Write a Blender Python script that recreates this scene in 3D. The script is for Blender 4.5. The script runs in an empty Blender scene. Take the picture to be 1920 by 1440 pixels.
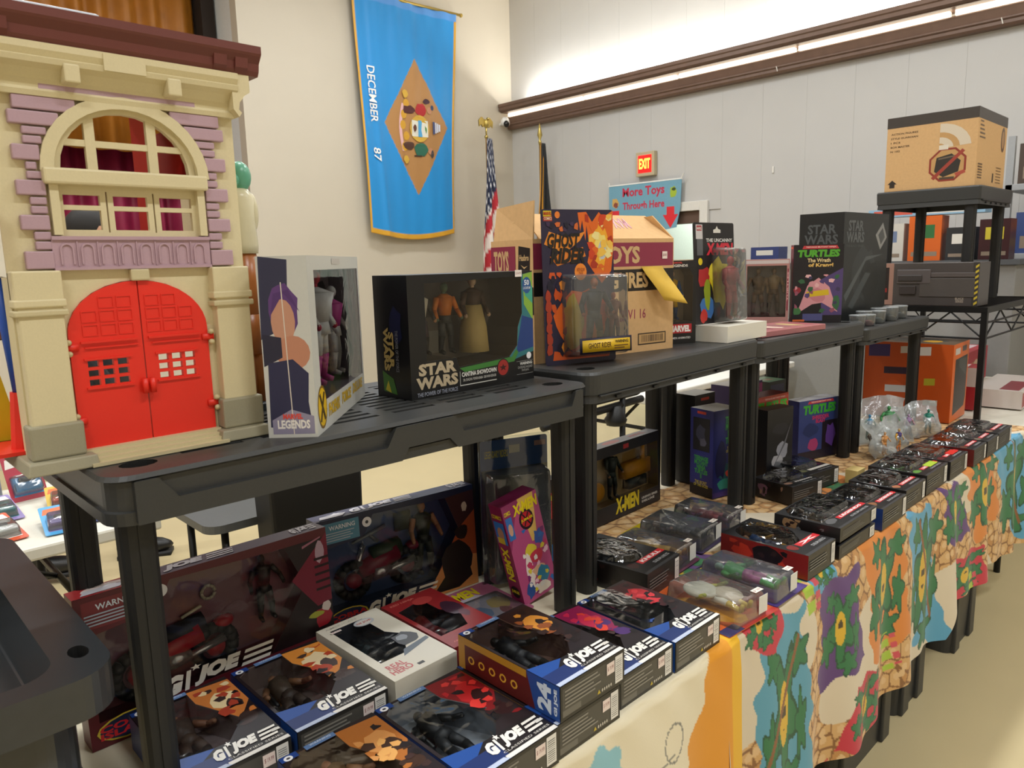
import bpy, math, random
import numpy as np
from mathutils import Vector, Matrix
from mathutils.geometry import tessellate_polygon
random.seed(7)
scene = bpy.context.scene
COL = scene.collection
PI = math.pi
rad = math.radians

# ------------------------------------------------------------------ camera
ZC = 1.49
yaw, pitch, roll = rad(46.137), rad(9.346), rad(-1.480)
cf = Vector((math.cos(pitch)*math.cos(yaw), math.cos(pitch)*math.sin(yaw), -math.sin(pitch)))
cr = Vector((math.sin(yaw), -math.cos(yaw), 0))
cu = cr.cross(cf)
r2 = math.cos(roll)*cr + math.sin(roll)*cu
u2 = -math.sin(roll)*cr + math.cos(roll)*cu
cam = bpy.data.objects.new('camera', bpy.data.cameras.new('camera'))
COL.objects.link(cam)
cam.matrix_world = Matrix(((r2.x, u2.x, -cf.x, 0), (r2.y, u2.y, -cf.y, 0), (r2.z, u2.z, -cf.z, ZC), (0, 0, 0, 1)))
cam.data.sensor_width = 36.0
cam.data.lens = 1390.0/1920*36
cam.data.clip_start = 0.02
cam.data.dof.use_dof = True
cam.data.dof.focus_distance = 1.75
cam.data.dof.aperture_fstop = 13.0
scene.camera = cam

# ------------------------------------------------------------------ world, exposure, ceiling lamps
w = bpy.data.worlds.new('world'); scene.world = w; w.use_nodes = True
w.node_tree.nodes['Background'].inputs[0].default_value = (0.80, 0.86, 1.0, 1)
w.node_tree.nodes['Background'].inputs[1].default_value = 0.25
scene.view_settings.view_transform = 'Standard'
scene.view_settings.look = 'None'
scene.view_settings.gamma = 1
scene.view_settings.use_curve_mapping = False
scene.view_settings.exposure = 0.38
LAMPS = [(x, y) for y in (-1.4, 1.9, 4.9) for x in (-1.6, 1.2, 4.0)]
CEIL = 4.7
for i, (x, y) in enumerate(LAMPS):
    l = bpy.data.lights.new('ceiling_lamp_light', 'AREA'); l.shape = 'RECTANGLE'; l.size = 1.15; l.size_y = 0.26
    l.energy = 46; l.color = (0.95, 0.98, 1.0)
    o = bpy.data.objects.new('ceiling_lamp_light', l); COL.objects.link(o); o.location = (x, y, CEIL-0.125)

# ------------------------------------------------------------------ materials
MATS = {}
def lin(h):
    h = h.lstrip('#'); out = []
    for i in (0, 2, 4):
        c = int(h[i:i+2], 16)/255
        out.append(c/12.92 if c <= .04045 else ((c+.055)/1.055)**2.4)
    return tuple(out)+(1,)
def mat(hexc, rough=.45, metal=0., spec=.5, var=.06, scale=60., bump=0., coat=0., key=''):
    k = (hexc, rough, metal, spec, var, scale, bump, coat, key)
    if k in MATS: return MATS[k]
    m = bpy.data.materials.new('m_'+hexc.lstrip('#')); m.use_nodes = True
    nt = m.node_tree; b = nt.nodes['Principled BSDF']
    b.inputs['Roughness'].default_value = rough; b.inputs['Metallic'].default_value = metal
    b.inputs['Specular IOR Level'].default_value = spec; b.inputs['Coat Weight'].default_value = coat
    c = lin(hexc)
    tc = nt.nodes.new('ShaderNodeTexCoord')
    n = nt.nodes.new('ShaderNodeTexNoise'); n.inputs['Scale'].default_value = scale; n.inputs['Detail'].default_value = 3
    nt.links.new(tc.outputs['Object'], n.inputs['Vector'])
    mx = nt.nodes.new('ShaderNodeMix'); mx.data_type = 'RGBA'
    mx.inputs['A'].default_value = tuple(v*(1-var) for v in c[:3])+(1,)
    mx.inputs['B'].default_value = tuple(min(1, v*(1+var)) for v in c[:3])+(1,)
    nt.links.new(n.outputs['Fac'], mx.inputs['Factor']); nt.links.new(mx.outputs['Result'], b.inputs['Base Color'])
    if bump:
        bp = nt.nodes.new('ShaderNodeBump'); bp.inputs['Strength'].default_value = bump; bp.inputs['Distance'].default_value = .004
        nt.links.new(n.outputs['Fac'], bp.inputs['Height']); nt.links.new(bp.outputs['Normal'], b.inputs['Normal'])
    MATS[k] = m
    return m
def ink(hexc): return mat(hexc, .38, spec=.5, var=.03, scale=200)
def clear(key='clear', tint='#f4f7f8', k=1.7, rough=.10, bump=.35, scale=18., haze=0.):
    kk = ('clear', key)
    if kk in MATS: return MATS[kk]
    m = bpy.data.materials.new('clear_plastic'); m.use_nodes = True; nt = m.node_tree
    for nn in list(nt.nodes): nt.nodes.remove(nn)
    out = nt.nodes.new('ShaderNodeOutputMaterial')
    t = nt.nodes.new('ShaderNodeBsdfTransparent'); t.inputs[0].default_value = lin(tint)
    g = nt.nodes.new('ShaderNodeBsdfGlossy'); g.inputs['Roughness'].default_value = rough
    fr = nt.nodes.new('ShaderNodeFresnel'); fr.inputs['IOR'].default_value = 1.5
    mu = nt.nodes.new('ShaderNodeMath'); mu.operation = 'MULTIPLY'; mu.inputs[1].default_value = 1.25*k; mu.use_clamp = True
    mx = nt.nodes.new('ShaderNodeMixShader')
    tc = nt.nodes.new('ShaderNodeTexCoord'); n = nt.nodes.new('ShaderNodeTexNoise')
    n.inputs['Scale'].default_value = scale; n.inputs['Detail'].default_value = 2; n.inputs['Distortion'].default_value = .8
    bp = nt.nodes.new('ShaderNodeBump'); bp.inputs['Strength'].default_value = bump; bp.inputs['Distance'].default_value = .012
    nt.links.new(tc.outputs['Object'], n.inputs['Vector']); nt.links.new(n.outputs['Fac'], bp.inputs['Height'])
    nt.links.new(bp.outputs['Normal'], g.inputs['Normal']); nt.links.new(bp.outputs['Normal'], fr.inputs['Normal'])
    nt.links.new(fr.outputs[0], mu.inputs[0]); nt.links.new(mu.outputs[0], mx.inputs[0])
    nt.links.new(t.outputs[0], mx.inputs[1]); nt.links.new(g.outputs[0], mx.inputs[2])
    if haze:
        df = nt.nodes.new('ShaderNodeBsdfDiffuse'); df.inputs[0].default_value = lin(tint); m2 = nt.nodes.new('ShaderNodeMixShader'); m2.inputs[0].default_value = haze
        nt.links.new(mx.outputs[0], m2.inputs[1]); nt.links.new(df.outputs[0], m2.inputs[2]); mx = m2
    nt.links.new(mx.outputs[0], out.inputs[0])
    MATS[kk] = m
    return m
def glow(hexc, s):
    k = ('glow', hexc, s)
    if k not in MATS:
        m = bpy.data.materials.new('glow'); m.use_nodes = True; b = m.node_tree.nodes['Principled BSDF']
        b.inputs['Base Color'].default_value = lin(hexc); b.inputs['Emission Color'].default_value = lin(hexc); b.inputs['Emission Strength'].default_value = s
        MATS[k] = m
    return MATS[k]
def attr_mat(name, rough=.8, weave=500.):
    m = bpy.data.materials.new(name); m.use_nodes = True; nt = m.node_tree; b = nt.nodes['Principled BSDF']
    a = nt.nodes.new('ShaderNodeAttribute'); a.attribute_name = 'print'
    nt.links.new(a.outputs['Color'], b.inputs['Base Color']); b.inputs['Roughness'].default_value = rough
    b.inputs['Sheen Weight'].default_value = .15
    tc = nt.nodes.new('ShaderNodeTexCoord'); n = nt.nodes.new('ShaderNodeTexNoise'); n.inputs['Scale'].default_value = weave
    bp = nt.nodes.new('ShaderNodeBump'); bp.inputs['Strength'].default_value = .15; bp.inputs['Distance'].default_value = .001
    nt.links.new(tc.outputs['Object'], n.inputs['Vector']); nt.links.new(n.outputs['Fac'], bp.inputs['Height']); nt.links.new(bp.outputs['Normal'], b.inputs['Normal'])
    return m
BLACKP = mat('#333434', .42, spec=.5, var=.12, scale=300, bump=.06)
BLACKL = mat('#1d1d1d', .5, spec=.4, var=.1, scale=200)
CARDB = mat('#cfa878', .8, spec=.2, var=.10, scale=90)
WHITE = mat('#dedbd4', .55, spec=.4)

# ------------------------------------------------------------------ mesh helpers
class MB:
    def __init__(s): s.v = []; s.f = []; s.m = []; s.mats = []
    def mi(s, mt):
        if mt not in s.mats: s.mats.append(mt)
        return s.mats.index(mt)
    def add(s, vs, fs, mt):
        o = len(s.v); s.v += [tuple(p) for p in vs]; i = s.mi(mt)
        for f in fs: s.f.append(tuple(o+k for k in f)); s.m.append(i)
    def box(s, x0, y0, z0, x1, y1, z1, mt):
        s.add([(x0,y0,z0),(x1,y0,z0),(x1,y1,z0),(x0,y1,z0),(x0,y0,z1),(x1,y0,z1),(x1,y1,z1),(x0,y1,z1)],
              [(0,3,2,1),(4,5,6,7),(0,1,5,4),(1,2,6,5),(2,3,7,6),(3,0,4,7)], mt)
    def hexa(s, a, b, mt):          # two quads (4 pts each, same order) joined
        s.add(list(a)+list(b), [(3,2,1,0),(4,5,6,7),(0,1,5,4),(1,2,6,5),(2,3,7,6),(3,0,4,7)], mt)
    def prism(s, poly, a, b, mt, axis='y', mt2=None):    # poly in the other two axes, extruded from a to b
        def P(p, t):
            if axis == 'y': return (p[0], t, p[1])
            if axis == 'x': return (t, p[0], p[1])
            return (p[0], p[1], t)
        n = len(poly); tr = tessellate_polygon([[Vector((p[0], p[1], 0)) for p in poly]])
        vs = [P(p, a) for p in poly]+[P(p, b) for p in poly]
        s.add(vs, [tuple(t) for t in tr]+[tuple(n+k for k in t[::-1]) for t in tr], mt)
        s.add(vs, [(i, (i+1) % n, n+(i+1) % n, n+i) for i in range(n)], mt2 or mt)
    def tube(s, p0, p1, r0, r1, mt, n=8, cap=True):
        p0 = Vector(p0); p1 = Vector(p1); d = (p1-p0)
        if d.length < 1e-7: return
        d.normalize(); a = d.orthogonal().normalized(); b = d.cross(a)
        vs = []
        for p, r in ((p0, r0), (p1, r1)):
            for i in range(n):
                t = 2*PI*i/n; vs.append(p+a*math.cos(t)*r+b*math.sin(t)*r)
        fs = [(i, (i+1) % n, n+(i+1) % n, n+i) for i in range(n)]
        if cap: fs += [tuple(range(n-1, -1, -1)), tuple(range(n, 2*n))]
        s.add(vs, fs, mt)
    def path(s, pts, r, mt, n=8):
        for a, b in zip(pts[:-1], pts[1:]): s.tube(a, b, r, r, mt, n)
    def ball(s, c, rx, ry, rz, mt, n=10, m=7):
        vs = [(c[0], c[1], c[2]-rz)]
        for j in range(1, m):
            ph = -PI/2+PI*j/m
            for i in range(n):
                t = 2*PI*i/n
                vs.append((c[0]+rx*math.cos(ph)*math.cos(t), c[1]+ry*math.cos(ph)*math.sin(t), c[2]+rz*math.sin(ph)))
        vs.append((c[0], c[1], c[2]+rz)); L = len(vs)-1; fs = []
        for i in range(n):
            fs.append((0, 1+(i+1) % n, 1+i)); fs.append((L, L-n+i, L-n+(i+1) % n))
            for j in range(m-2):
                a = 1+j*n; fs.append((a+i, a+(i+1) % n, a+n+(i+1) % n, a+n+i))
        s.add(vs, fs, mt)
    def lathe(s, prof, c, mt, n=16):
        vs = []; fs = []
        for r, z in prof:
            for i in range(n):
                t = 2*PI*i/n; vs.append((c[0]+r*math.cos(t), c[1]+r*math.sin(t), c[2]+z))
        for j in range(len(prof)-1):
            for i in range(n): fs.append((j*n+i, j*n+(i+1) % n, (j+1)*n+(i+1) % n, (j+1)*n+i))
        fs += [tuple(range(n-1, -1, -1)), tuple((len(prof)-1)*n+i for i in range(n))]
        s.add(vs, fs, mt)
    def build(s, name, parent=None, smooth=False, bevel=0, seg=2):
        me = bpy.data.meshes.new(name); me.from_pydata(s.v, [], s.f)
        for m in s.mats: me.materials.append(m)
        me.polygons.foreach_set('material_index', s.m)
        if smooth: me.polygons.foreach_set('use_smooth', [True]*len(s.f))
        me.validate(); me.update()
        return link(name, me, parent, bevel, seg)
def link(name, me, parent=None, bevel=0, seg=2):
    o = bpy.data.objects.new(name, me); COL.objects.link(o)
    if parent: o.parent = parent
    if bevel:
        b = o.modifiers.new('bevel', 'BEVEL'); b.width = bevel; b.segments = seg; b.limit_method = 'ANGLE'; b.angle_limit = rad(40)
        try: b.harden_normals = False
        except Exception: pass
    return o
def tag(o, label, cat, group=None):
    o['label'] = label; o['category'] = cat
    if group: o['group'] = group
    return o
def thing(name, label, cat, loc=(0,0,0), rot=(0,0,0), group=None):
    o = bpy.data.objects.new(name, None); COL.objects.link(o); o.empty_display_size = .02
    o.location = loc; o.rotation_euler = rot
    return tag(o, label, cat, group)
def struct(o): o['kind'] = 'structure'; return o

# text outlines, cached as (verts, faces) scaled to a unit box
TXT = {}
def text_mesh(s, bold=.02, shear=0.):
    k = (s, bold, shear)
    if k not in TXT:
        c = bpy.data.curves.new('t', 'FONT'); c.body = s; c.offset = bold; c.shear = shear; c.resolution_u = 2; c.size = 1; c.align_x = 'CENTER'; c.space_line = .8
        o = bpy.data.objects.new('t', c); me = bpy.data.meshes.new_from_object(o)
        v = [(p.co.x, p.co.y) for p in me.vertices]; f = [tuple(p.vertices) for p in me.polygons]
        xs = [p[0] for p in v] or [0, 1]; ys = [p[1] for p in v] or [0, 1]
        x0, x1, y0, y1 = min(xs), max(xs), min(ys), max(ys)
        TXT[k] = ([((a-x0)/max(1e-6, x1-x0), (b-y0)/max(1e-6, y1-y0)) for a, b in v], f)
        bpy.data.objects.remove(o); bpy.data.curves.remove(c); bpy.data.meshes.remove(me)
    return TXT[k]
def Rc(x0, y0, x1, y1): return [(x0,y0),(x1,y0),(x1,y1),(x0,y1)]
def El(cx, cy, rx, ry, n=18, a0=0): return [(cx+rx*math.cos(a0+2*PI*i/n), cy+ry*math.sin(a0+2*PI*i/n)) for i in range(n)]
def Star(cx, cy, r1, r2, n=5, a0=PI/2, asp=1.): return [(cx+(r1 if i % 2 == 0 else r2)*math.cos(a0+PI*i/n), cy+asp*(r1 if i % 2 == 0 else r2)*math.sin(a0+PI*i/n)) for i in range(2*n)]
def Blob(cx, cy, rx, ry, n=11, j=.35, seed=0):
    rnd = random.Random(seed); return [(cx+rx*(1-j*rnd.random())*math.cos(2*PI*i/n), cy+ry*(1-j*rnd.random())*math.sin(2*PI*i/n)) for i in range(n)]
def shards(face, x0, y0, x1, y1, cols, n, seed, sx=.10, sy=.06):
    rnd = random.Random(seed); out = []
    for k in range(n):
        cx = x0+(x1-x0)*rnd.random(); cy = y0+(y1-y0)*rnd.random(); a = rnd.random()*6.28; q = []
        for i in range(5): r = .45+.55*rnd.random(); q.append((min(x1, max(x0, cx+sx*r*math.cos(a+i*1.2566))), min(y1, max(y0, cy+sy*r*math.sin(a+i*1.2566)))))
        out.append((face, q, cols[k % len(cols)]))
    return out
class Print:
    """flat printed shapes and letters lying on a frame: origin o, axes u (width w) and v (height h), normal n"""
    def __init__(s): s.a = MB(); s.t = MB(); s.k = 0
    def _pl(s, fr):
        s.k += 1; o, u, v, wd, ht, n = fr; return o, u*wd, v*ht, n*(.0002+.00002*s.k)
    def poly(s, fr, pts, hexc):
        o, u, v, n = s._pl(fr)
        tr = tessellate_polygon([[Vector((p[0], p[1], 0)) for p in pts]])
        fs = []
        for t in tr:
            a, b, c = (pts[i] for i in t); ar = (b[0]-a[0])*(c[1]-a[1])-(b[1]-a[1])*(c[0]-a[0])
            fs.append(tuple(t) if ar > 0 else tuple(t[::-1]))
        s.a.add([o+u*p[0]+v*p[1]+n for p in pts], fs, ink(hexc) if isinstance(hexc, str) else hexc)
    def text(s, fr, st, x0, y0, x1, y1, hexc, bold=.02, shear=0., rot=0):
        o, u, v, n = s._pl(fr); V, F = text_mesh(st, bold, shear)
        def mp(p):
            a, b = p
            if rot == 90: a, b = 1-b, a
            elif rot == -90: a, b = b, 1-a
            elif rot == 180: a, b = 1-a, 1-b
            return o+u*(x0+(x1-x0)*a)+v*(y0+(y1-y0)*b)+n
        s.t.add([mp(p) for p in V], F, ink(hexc) if isinstance(hexc, str) else hexc)
    def done(s, parent):
        if s.a.f: s.a.build('printed_art', parent)
        if s.t.f: s.t.build('lettering', parent)
X, Y, Z = Vector((1,0,0)), Vector((0,1,0)), Vector((0,0,1))
def frames(wd, d, h):
    return {'F': (Vector((0,0,0)), X, Z, wd, h, -Y), 'L': (Vector((0,d,0)), -Y, Z, d, h, -X), 'R': (Vector((wd,0,0)), Y, Z, d, h, X),
            'T': (Vector((0,0,h)), X, Y, wd, d, Z), 'B': (Vector((0,d,0)), X, -Y, wd, d, -Z), 'K': (Vector((wd,d,0)), -X, Z, wd, h, Y)}
def fig(mb, x, y, z, h, c, lean=0., arm=(.5, .3), yaw=0., wide=1.):
    """a small plain jointed toy figure, c = head, torso, arm, leg, boot colours"""
    hd, to, ar, lg, bo = [mat(k, .5, var=.12, scale=120) for k in c]
    def P(a, b, cc):
        ca, sa = math.cos(yaw), math.sin(yaw)
        return (x+(a*ca-b*sa+lean*cc)*h, y+(a*sa+b*ca)*h, z+cc*h)
    for sgn in (-1, 1):
        hip = P(sgn*.055*wide, 0, .48); kn = P(sgn*.085*wide, -.02, .26); an = P(sgn*.095*wide, 0, .05)
        mb.tube(hip, kn, .062*h*wide, .048*h, lg, 7); mb.tube(kn, an, .05*h, .034*h, bo, 7)
        mb.tube(an, P(sgn*.10*wide, -.09, .02), .038*h, .026*h, bo, 6)
        sh = P(sgn*.14*wide, 0, .79); a = arm[0 if sgn < 0 else 1]
        el = P(sgn*(.14*wide+.16*math.sin(a)), -.02, .79-.18*math.cos(a)); wr = P(sgn*(.14*wide+.2*math.sin(a)), -.10, .79-.18*math.cos(a)-.13*math.cos(a*.6))
        mb.tube(sh, el, .045*h, .036*h, ar, 7); mb.tube(el, wr, .036*h, .026*h, ar, 7); mb.ball(wr, .028*h, .028*h, .032*h, hd, 6, 4)
    mb.tube(P(0, 0, .44), P(0, 0, .56), .10*h*wide, .085*h*wide, lg, 8)
    mb.tube(P(0, 0, .54), P(0, 0, .80), .085*h*wide, .135*h*wide, to, 8); mb.tube(P(0, 0, .80), P(0, 0, .85), .13*h*wide, .04*h, to, 8)
    mb.tube(P(0, 0, .83), P(0, 0, .89), .034*h, .034*h, hd, 6)
    mb.ball(P(0, -.005, .935), .052*h, .06*h, .068*h, hd, 8, 6)
def package(name, label, cat, loc, rot, size, cols, win=None, dep=None, tray='#3a3336', art=(), text=(), figs=(), group=None, extra=None, pane='clear', back_art=()):
    """a printed carton; front is local -y; win = list of polygons cut in the front (0..1), behind them a tray and figures"""
    wd, d, h = size; t = thing(name, label, cat, loc, rot, group); mb = MB(); fr = frames(wd, d, h)
    for k in 'LRTBK':
        o, u, v, a, b, n = fr[k]
        mb.add([o, o+u*a, o+u*a+v*b, o+v*b], [(0,1,2,3)], ink(cols.get(k, cols['*'])))
    fm = ink(cols.get('F', cols['*']))
    if not win:
        mb.add([(0,0,0),(wd,0,0),(wd,0,h),(0,0,h)], [(0,1,2,3)], fm)
    else:
        dep = dep or d*.85
        polys = [[(0,0),(wd,0),(wd,h),(0,h)]]+[[(p[0]*wd, p[1]*h) for p in q] for q in win]
        flat = [p for q in polys for p in q]
        tr = tessellate_polygon([[Vector((p[0], p[1], 0)) for p in q] for q in polys])
        mb.add([(p[0], 0, p[1]) for p in flat], [tuple(x) for x in tr], fm)
        tm = ink(tray); pn = MB()
        for q in polys[1:]:
            n = len(q); tri = [tuple(x) for x in tessellate_polygon([[Vector((p[0], p[1], 0)) for p in q]])]
            mb.add([(p[0], 0, p[1]) for p in q]+[(p[0], dep, p[1]) for p in q], [(i, (i+1) % n, n+(i+1) % n, n+i) for i in range(n)]+[tuple(n+k for k in x) for x in tri], tm)
            pn.add([(p[0], .0008, p[1]) for p in q], tri, clear(pane))
        pn.build('window', t)
        if back_art:
            pb = Print()
            for q, cc in back_art: pb.poly((Vector((0, dep, 0)), X, Z, wd, h, -Y), q, cc)
            pb.a.build('backing_card', t)
    car = mb.build('carton', t)
    pr = Print()
    for e in art: pr.poly(fr[e[0]], e[1], e[2])
    for e in text: pr.text(fr[e[0]], *e[1:])
    pr.done(car)
    for fa in figs:
        m2 = MB()
        if callable(fa): fa(m2, t)
        else: fig(m2, **fa)
        if m2.f: m2.build('accessory' if callable(fa) else 'figure', t, smooth=True)
    if extra: extra(car, fr)
    return t
clear('calm', '#f4f7f8', .8, .05, .08)
LAY = lambda rz=0.: (-PI/2, 0, rz)
# ================================================================== THE ROOM
XW, YW, XL, YF = 6.60, 6.75, -3.2, -3.6
FLOORM = mat('#c4b48c', .33, spec=.45, var=.10, scale=2.2, bump=.01)
mb = MB(); mb.box(XL-.1, YF-.1, -.06, XW+.1, YW+1.6, 0, FLOORM); struct(mb.build('floor'))
WALLM = mat('#c4bbab', .62, spec=.35, var=.03, scale=3.0)
WALLW = mat('#c0bebb', .5, spec=.4, var=.03, scale=3.0)
CEILM = mat('#e2ded6', .8)
mb = MB(); mb.box(XL-.1, YF-.1, CEIL, XW+.1, YW+1.6, CEIL+.08, CEILM); struct(mb.build('ceiling'))
# right wall (far, with the wooden light valance): panels on a backing wall
DY0, DY1, DZ = 4.10, 4.98, 1.95
mb = MB()
mb.box(XW+.012, YF, 0, XW+.12, DY0, CEIL, WALLW); mb.box(XW+.012, DY1, 0, XW+.12, YW+.1, CEIL, WALLW); mb.box(XW+.012, DY0, DZ, XW+.12, DY1, CEIL, WALLW)
wr = struct(mb.build('wall_right'))
pw = .41; n = 0; y = YW-.41
while y > YF:
    z0 = DZ if (y+pw > DY0 and y < DY1) else 0
    m2 = MB(); m2.box(XW, y+.0005, z0, XW+.012, y+pw-.0005, CEIL, WALLW); m2.build('wall_panel', wr); y -= pw
# back wall with the stage opening on its left
mb = MB(); mb.box(3.19, YW, 0, XW+.12, YW+.12, CEIL, WALLM)
mb.box(XL, YW, 0, 3.19, YW+.12, 1.0, WALLM); mb.box(XL, YW, 4.35, 3.19, YW+.12, CEIL, WALLM)
struct(mb.build('wall_back'))
mb = MB(); mb.box(3.19, YW+.12, 0, 3.31, YW+1.6, CEIL, mat('#d5d8d8', .6)); struct(mb.build('wall_stage_side'))
mb = MB(); mb.box(XL, YW+1.5, 0, 3.31, YW+1.6, CEIL, mat('#5a4a3e', .8)); struct(mb.build('wall_stage_back'))
mb = MB(); mb.box(XL, YW+.02, .92, 3.19, YW+1.5, 1.0, mat('#6b4a2c', .4)); struct(mb.build('floor_stage'))
mb = MB(); mb.box(XL-.1, YF, 0, XL, YW+1.6, CEIL, WALLM); struct(mb.build('wall_left'))
mb = MB(); mb.box(XL, YF-.1, 0, XW+.1, YF, CEIL, WALLM); struct(mb.build('wall_front'))
# doorway in the right wall
WT = mat('#d9d6cf', .5)
mb = MB()
mb.box(XW-.03, DY0-.09, 0, XW+.012, DY0, DZ+.09, WT); mb.box(XW-.03, DY1, 0, XW+.012, DY1+.09, DZ+.09, WT)
mb.box(XW-.03, DY0, DZ, XW+.012, DY1, DZ+.09, WT); mb.box(XW+.012, DY0, DZ-.12, XW+.14, DY1, DZ, mat('#5a4438', .6))
d = struct(mb.build('door_1', bevel=.004))
mb = MB(); mb.box(XW+1.2, DY0-1.2, 0, XW+1.25, DY1+1.2, 2.6, mat('#cfd8cc', .7)); mb.build('room_beyond', d)
mb = MB(); mb.box(XW+.12, DY0-1.2, -.05, XW+1.2, DY1+1.2, 0, FLOORM); mb.build('room_beyond_floor', d)
dl = bpy.data.lights.new('next_room_light', 'AREA'); dl.size = .8; dl.energy = 26; dl.color = (.93, 1, .95)
o = bpy.data.objects.new('next_room_light', dl); COL.objects.link(o); o.location = (XW+.65, (DY0+DY1)/2, 2.5)
# wooden valance with the light trough
WOOD = mat('#6f5648', .45, var=.18, scale=12); WOOD2 = mat('#86705f', .4, var=.15, scale=12)
tr = struct(MB().build('trim_1')) if False else None
mb = MB(); mb.prism([(XW-.20, 3.262), (XW-.225, 3.275), (XW-.225, 3.305), (XW-.235, 3.315), (XW-.235, 3.345), (XW-.215, 3.352), (XW-.19, 3.352), (XW-.19, 3.262)], YF, YW-.01, WOOD, 'y'); 
t1 = struct(mb.build('trim_1'))
mb = MB(); mb.box(XW-.19, YF, 3.255, XW, YW-.01, 3.268, WOOD); mb.build('valance_shelf', t1)
mb = MB(); mb.prism([(XW, 3.075), (XW-.07, 3.075), (XW-.085, 3.09), (XW-.085, 3.112), (XW-.10, 3.122), (XW-.10, 3.132), (XW-.085, 3.14), (XW-.10, 3.205), (XW-.095, 3.214), (XW, 3.214)], YF, YW-.01, WOOD, 'y'); mb.build('lower_moulding', t1)
y = YW-.05
while y > YF+1:
    m2 = MB(); m2.box(XW-.11, y-1.16, 3.217, XW-.06, y, 3.252, glow('#fff1d8', 3.2)); m2.build('light_tube', t1); y -= 1.20
for k in range(3):
    y = 5.1-k*2.7
    m2 = MB(); m2.box(XW-.15, y-1.25, 3.27, XW-.05, y+1.35, 3.29, WHITE); m2.build('lamp_holder', t1)
    al = bpy.data.lights.new('cove_light', 'AREA'); al.shape = 'RECTANGLE'; al.size = .06; al.size_y = 2.6; al.energy = 30; al.color = (1, .985, .93)
    o = bpy.data.objects.new('cove_light', al); COL.objects.link(o); o.location = (XW-.10, y, 3.30); o.rotation_euler = (PI, 0, 0)
for yy in (3.3, 1.6, .55):
    m2 = MB(); m2.tube((XW-.105, yy, 3.128), (XW-.105, yy-.012, 3.085), .004, .004, WHITE, 6); m2.build('cable_clip', t1)
for y, z in ((3.35, 2.26),):
    m2 = MB(); m2.box(XW-.012, y-.008, z-.03, XW, y+.008, z+.03, WHITE); tag(m2.build('wall_hook', bevel=.003), 'tiny white hook on the bare wall right of the exit sign', 'hook')
# security camera in the corner
t = thing('security_camera', 'small white dome security camera in the corner under the wooden rail', 'camera', (6.40, 6.66, 3.08))
mb = MB(); mb.lathe([(.05, 0), (.055, .03), (.05, .06), (.03, .09)], (0, 0, .02), mat('#e4e4e2', .3), 14); mb.build('housing', t, True)
mb = MB(); mb.ball((-.02, -.04, .03), .035, .035, .04, mat('#101012', .08), 10, 7); mb.build('lens', t, True)
mb = MB(); mb.box(-.012, .0, .03, .012, .09, .055, WHITE); mb.build('bracket', t)
# stage curtains
def curtain(name, label, x0, x1, z0, z1, y0, amp, per, m, holes=False):
    mb = MB(); n = int((x1-x0)/per*14); vs = []; 
    for j, z in enumerate((z0, (z0+z1)/2, z1)):
        for i in range(n+1):
            x = x0+(x1-x0)*i/n; ph = 2*PI*(x-x0)/per
            vs.append((x+.02*math.sin(ph*.37), y0+amp*math.sin(ph+.8*math.sin(ph*.21))*(1.0-.15*j), z))
    fs = [(j*(n+1)+i, j*(n+1)+i+1, (j+1)*(n+1)+i+1, (j+1)*(n+1)+i) for j in range(2) for i in range(n)]
    mb.add(vs, fs, m); o = mb.build(name, smooth=True); so = o.modifiers.new('solid', 'SOLIDIFY'); so.thickness = .01
    return tag(o, label, 'curtain')
curtain('stage_curtain', 'golden brown pleated curtain hanging over the stage', XL+.2, 3.02, 2.55, 4.6, 7.28, .05, .22, mat('#9a5f12', .55, var=.25, scale=8))
curtain('stage_curtain', 'magenta pleated curtain at the back of the stage', XL+.2, 3.05, 1.0, 3.2, 7.75, .06, .2, mat('#8a1840', .55, var=.2, scale=8))
mb = MB(); mb.box(3.05, 7.16, 1.0, 3.17, 7.34, 4.65, mat('#20140c', .8)); struct(mb.build('trim_2'))
# ceiling lamps
for x, y in LAMPS:
    t = thing('ceiling_light', 'white fluorescent troffer on the ceiling', 'light', (x, y, CEIL-.12), group='ceiling lights of the hall')
    mb = MB(); mb.box(-.62, -.17, 0, .62, .17, .12, WHITE); mb.build('housing', t)
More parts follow.
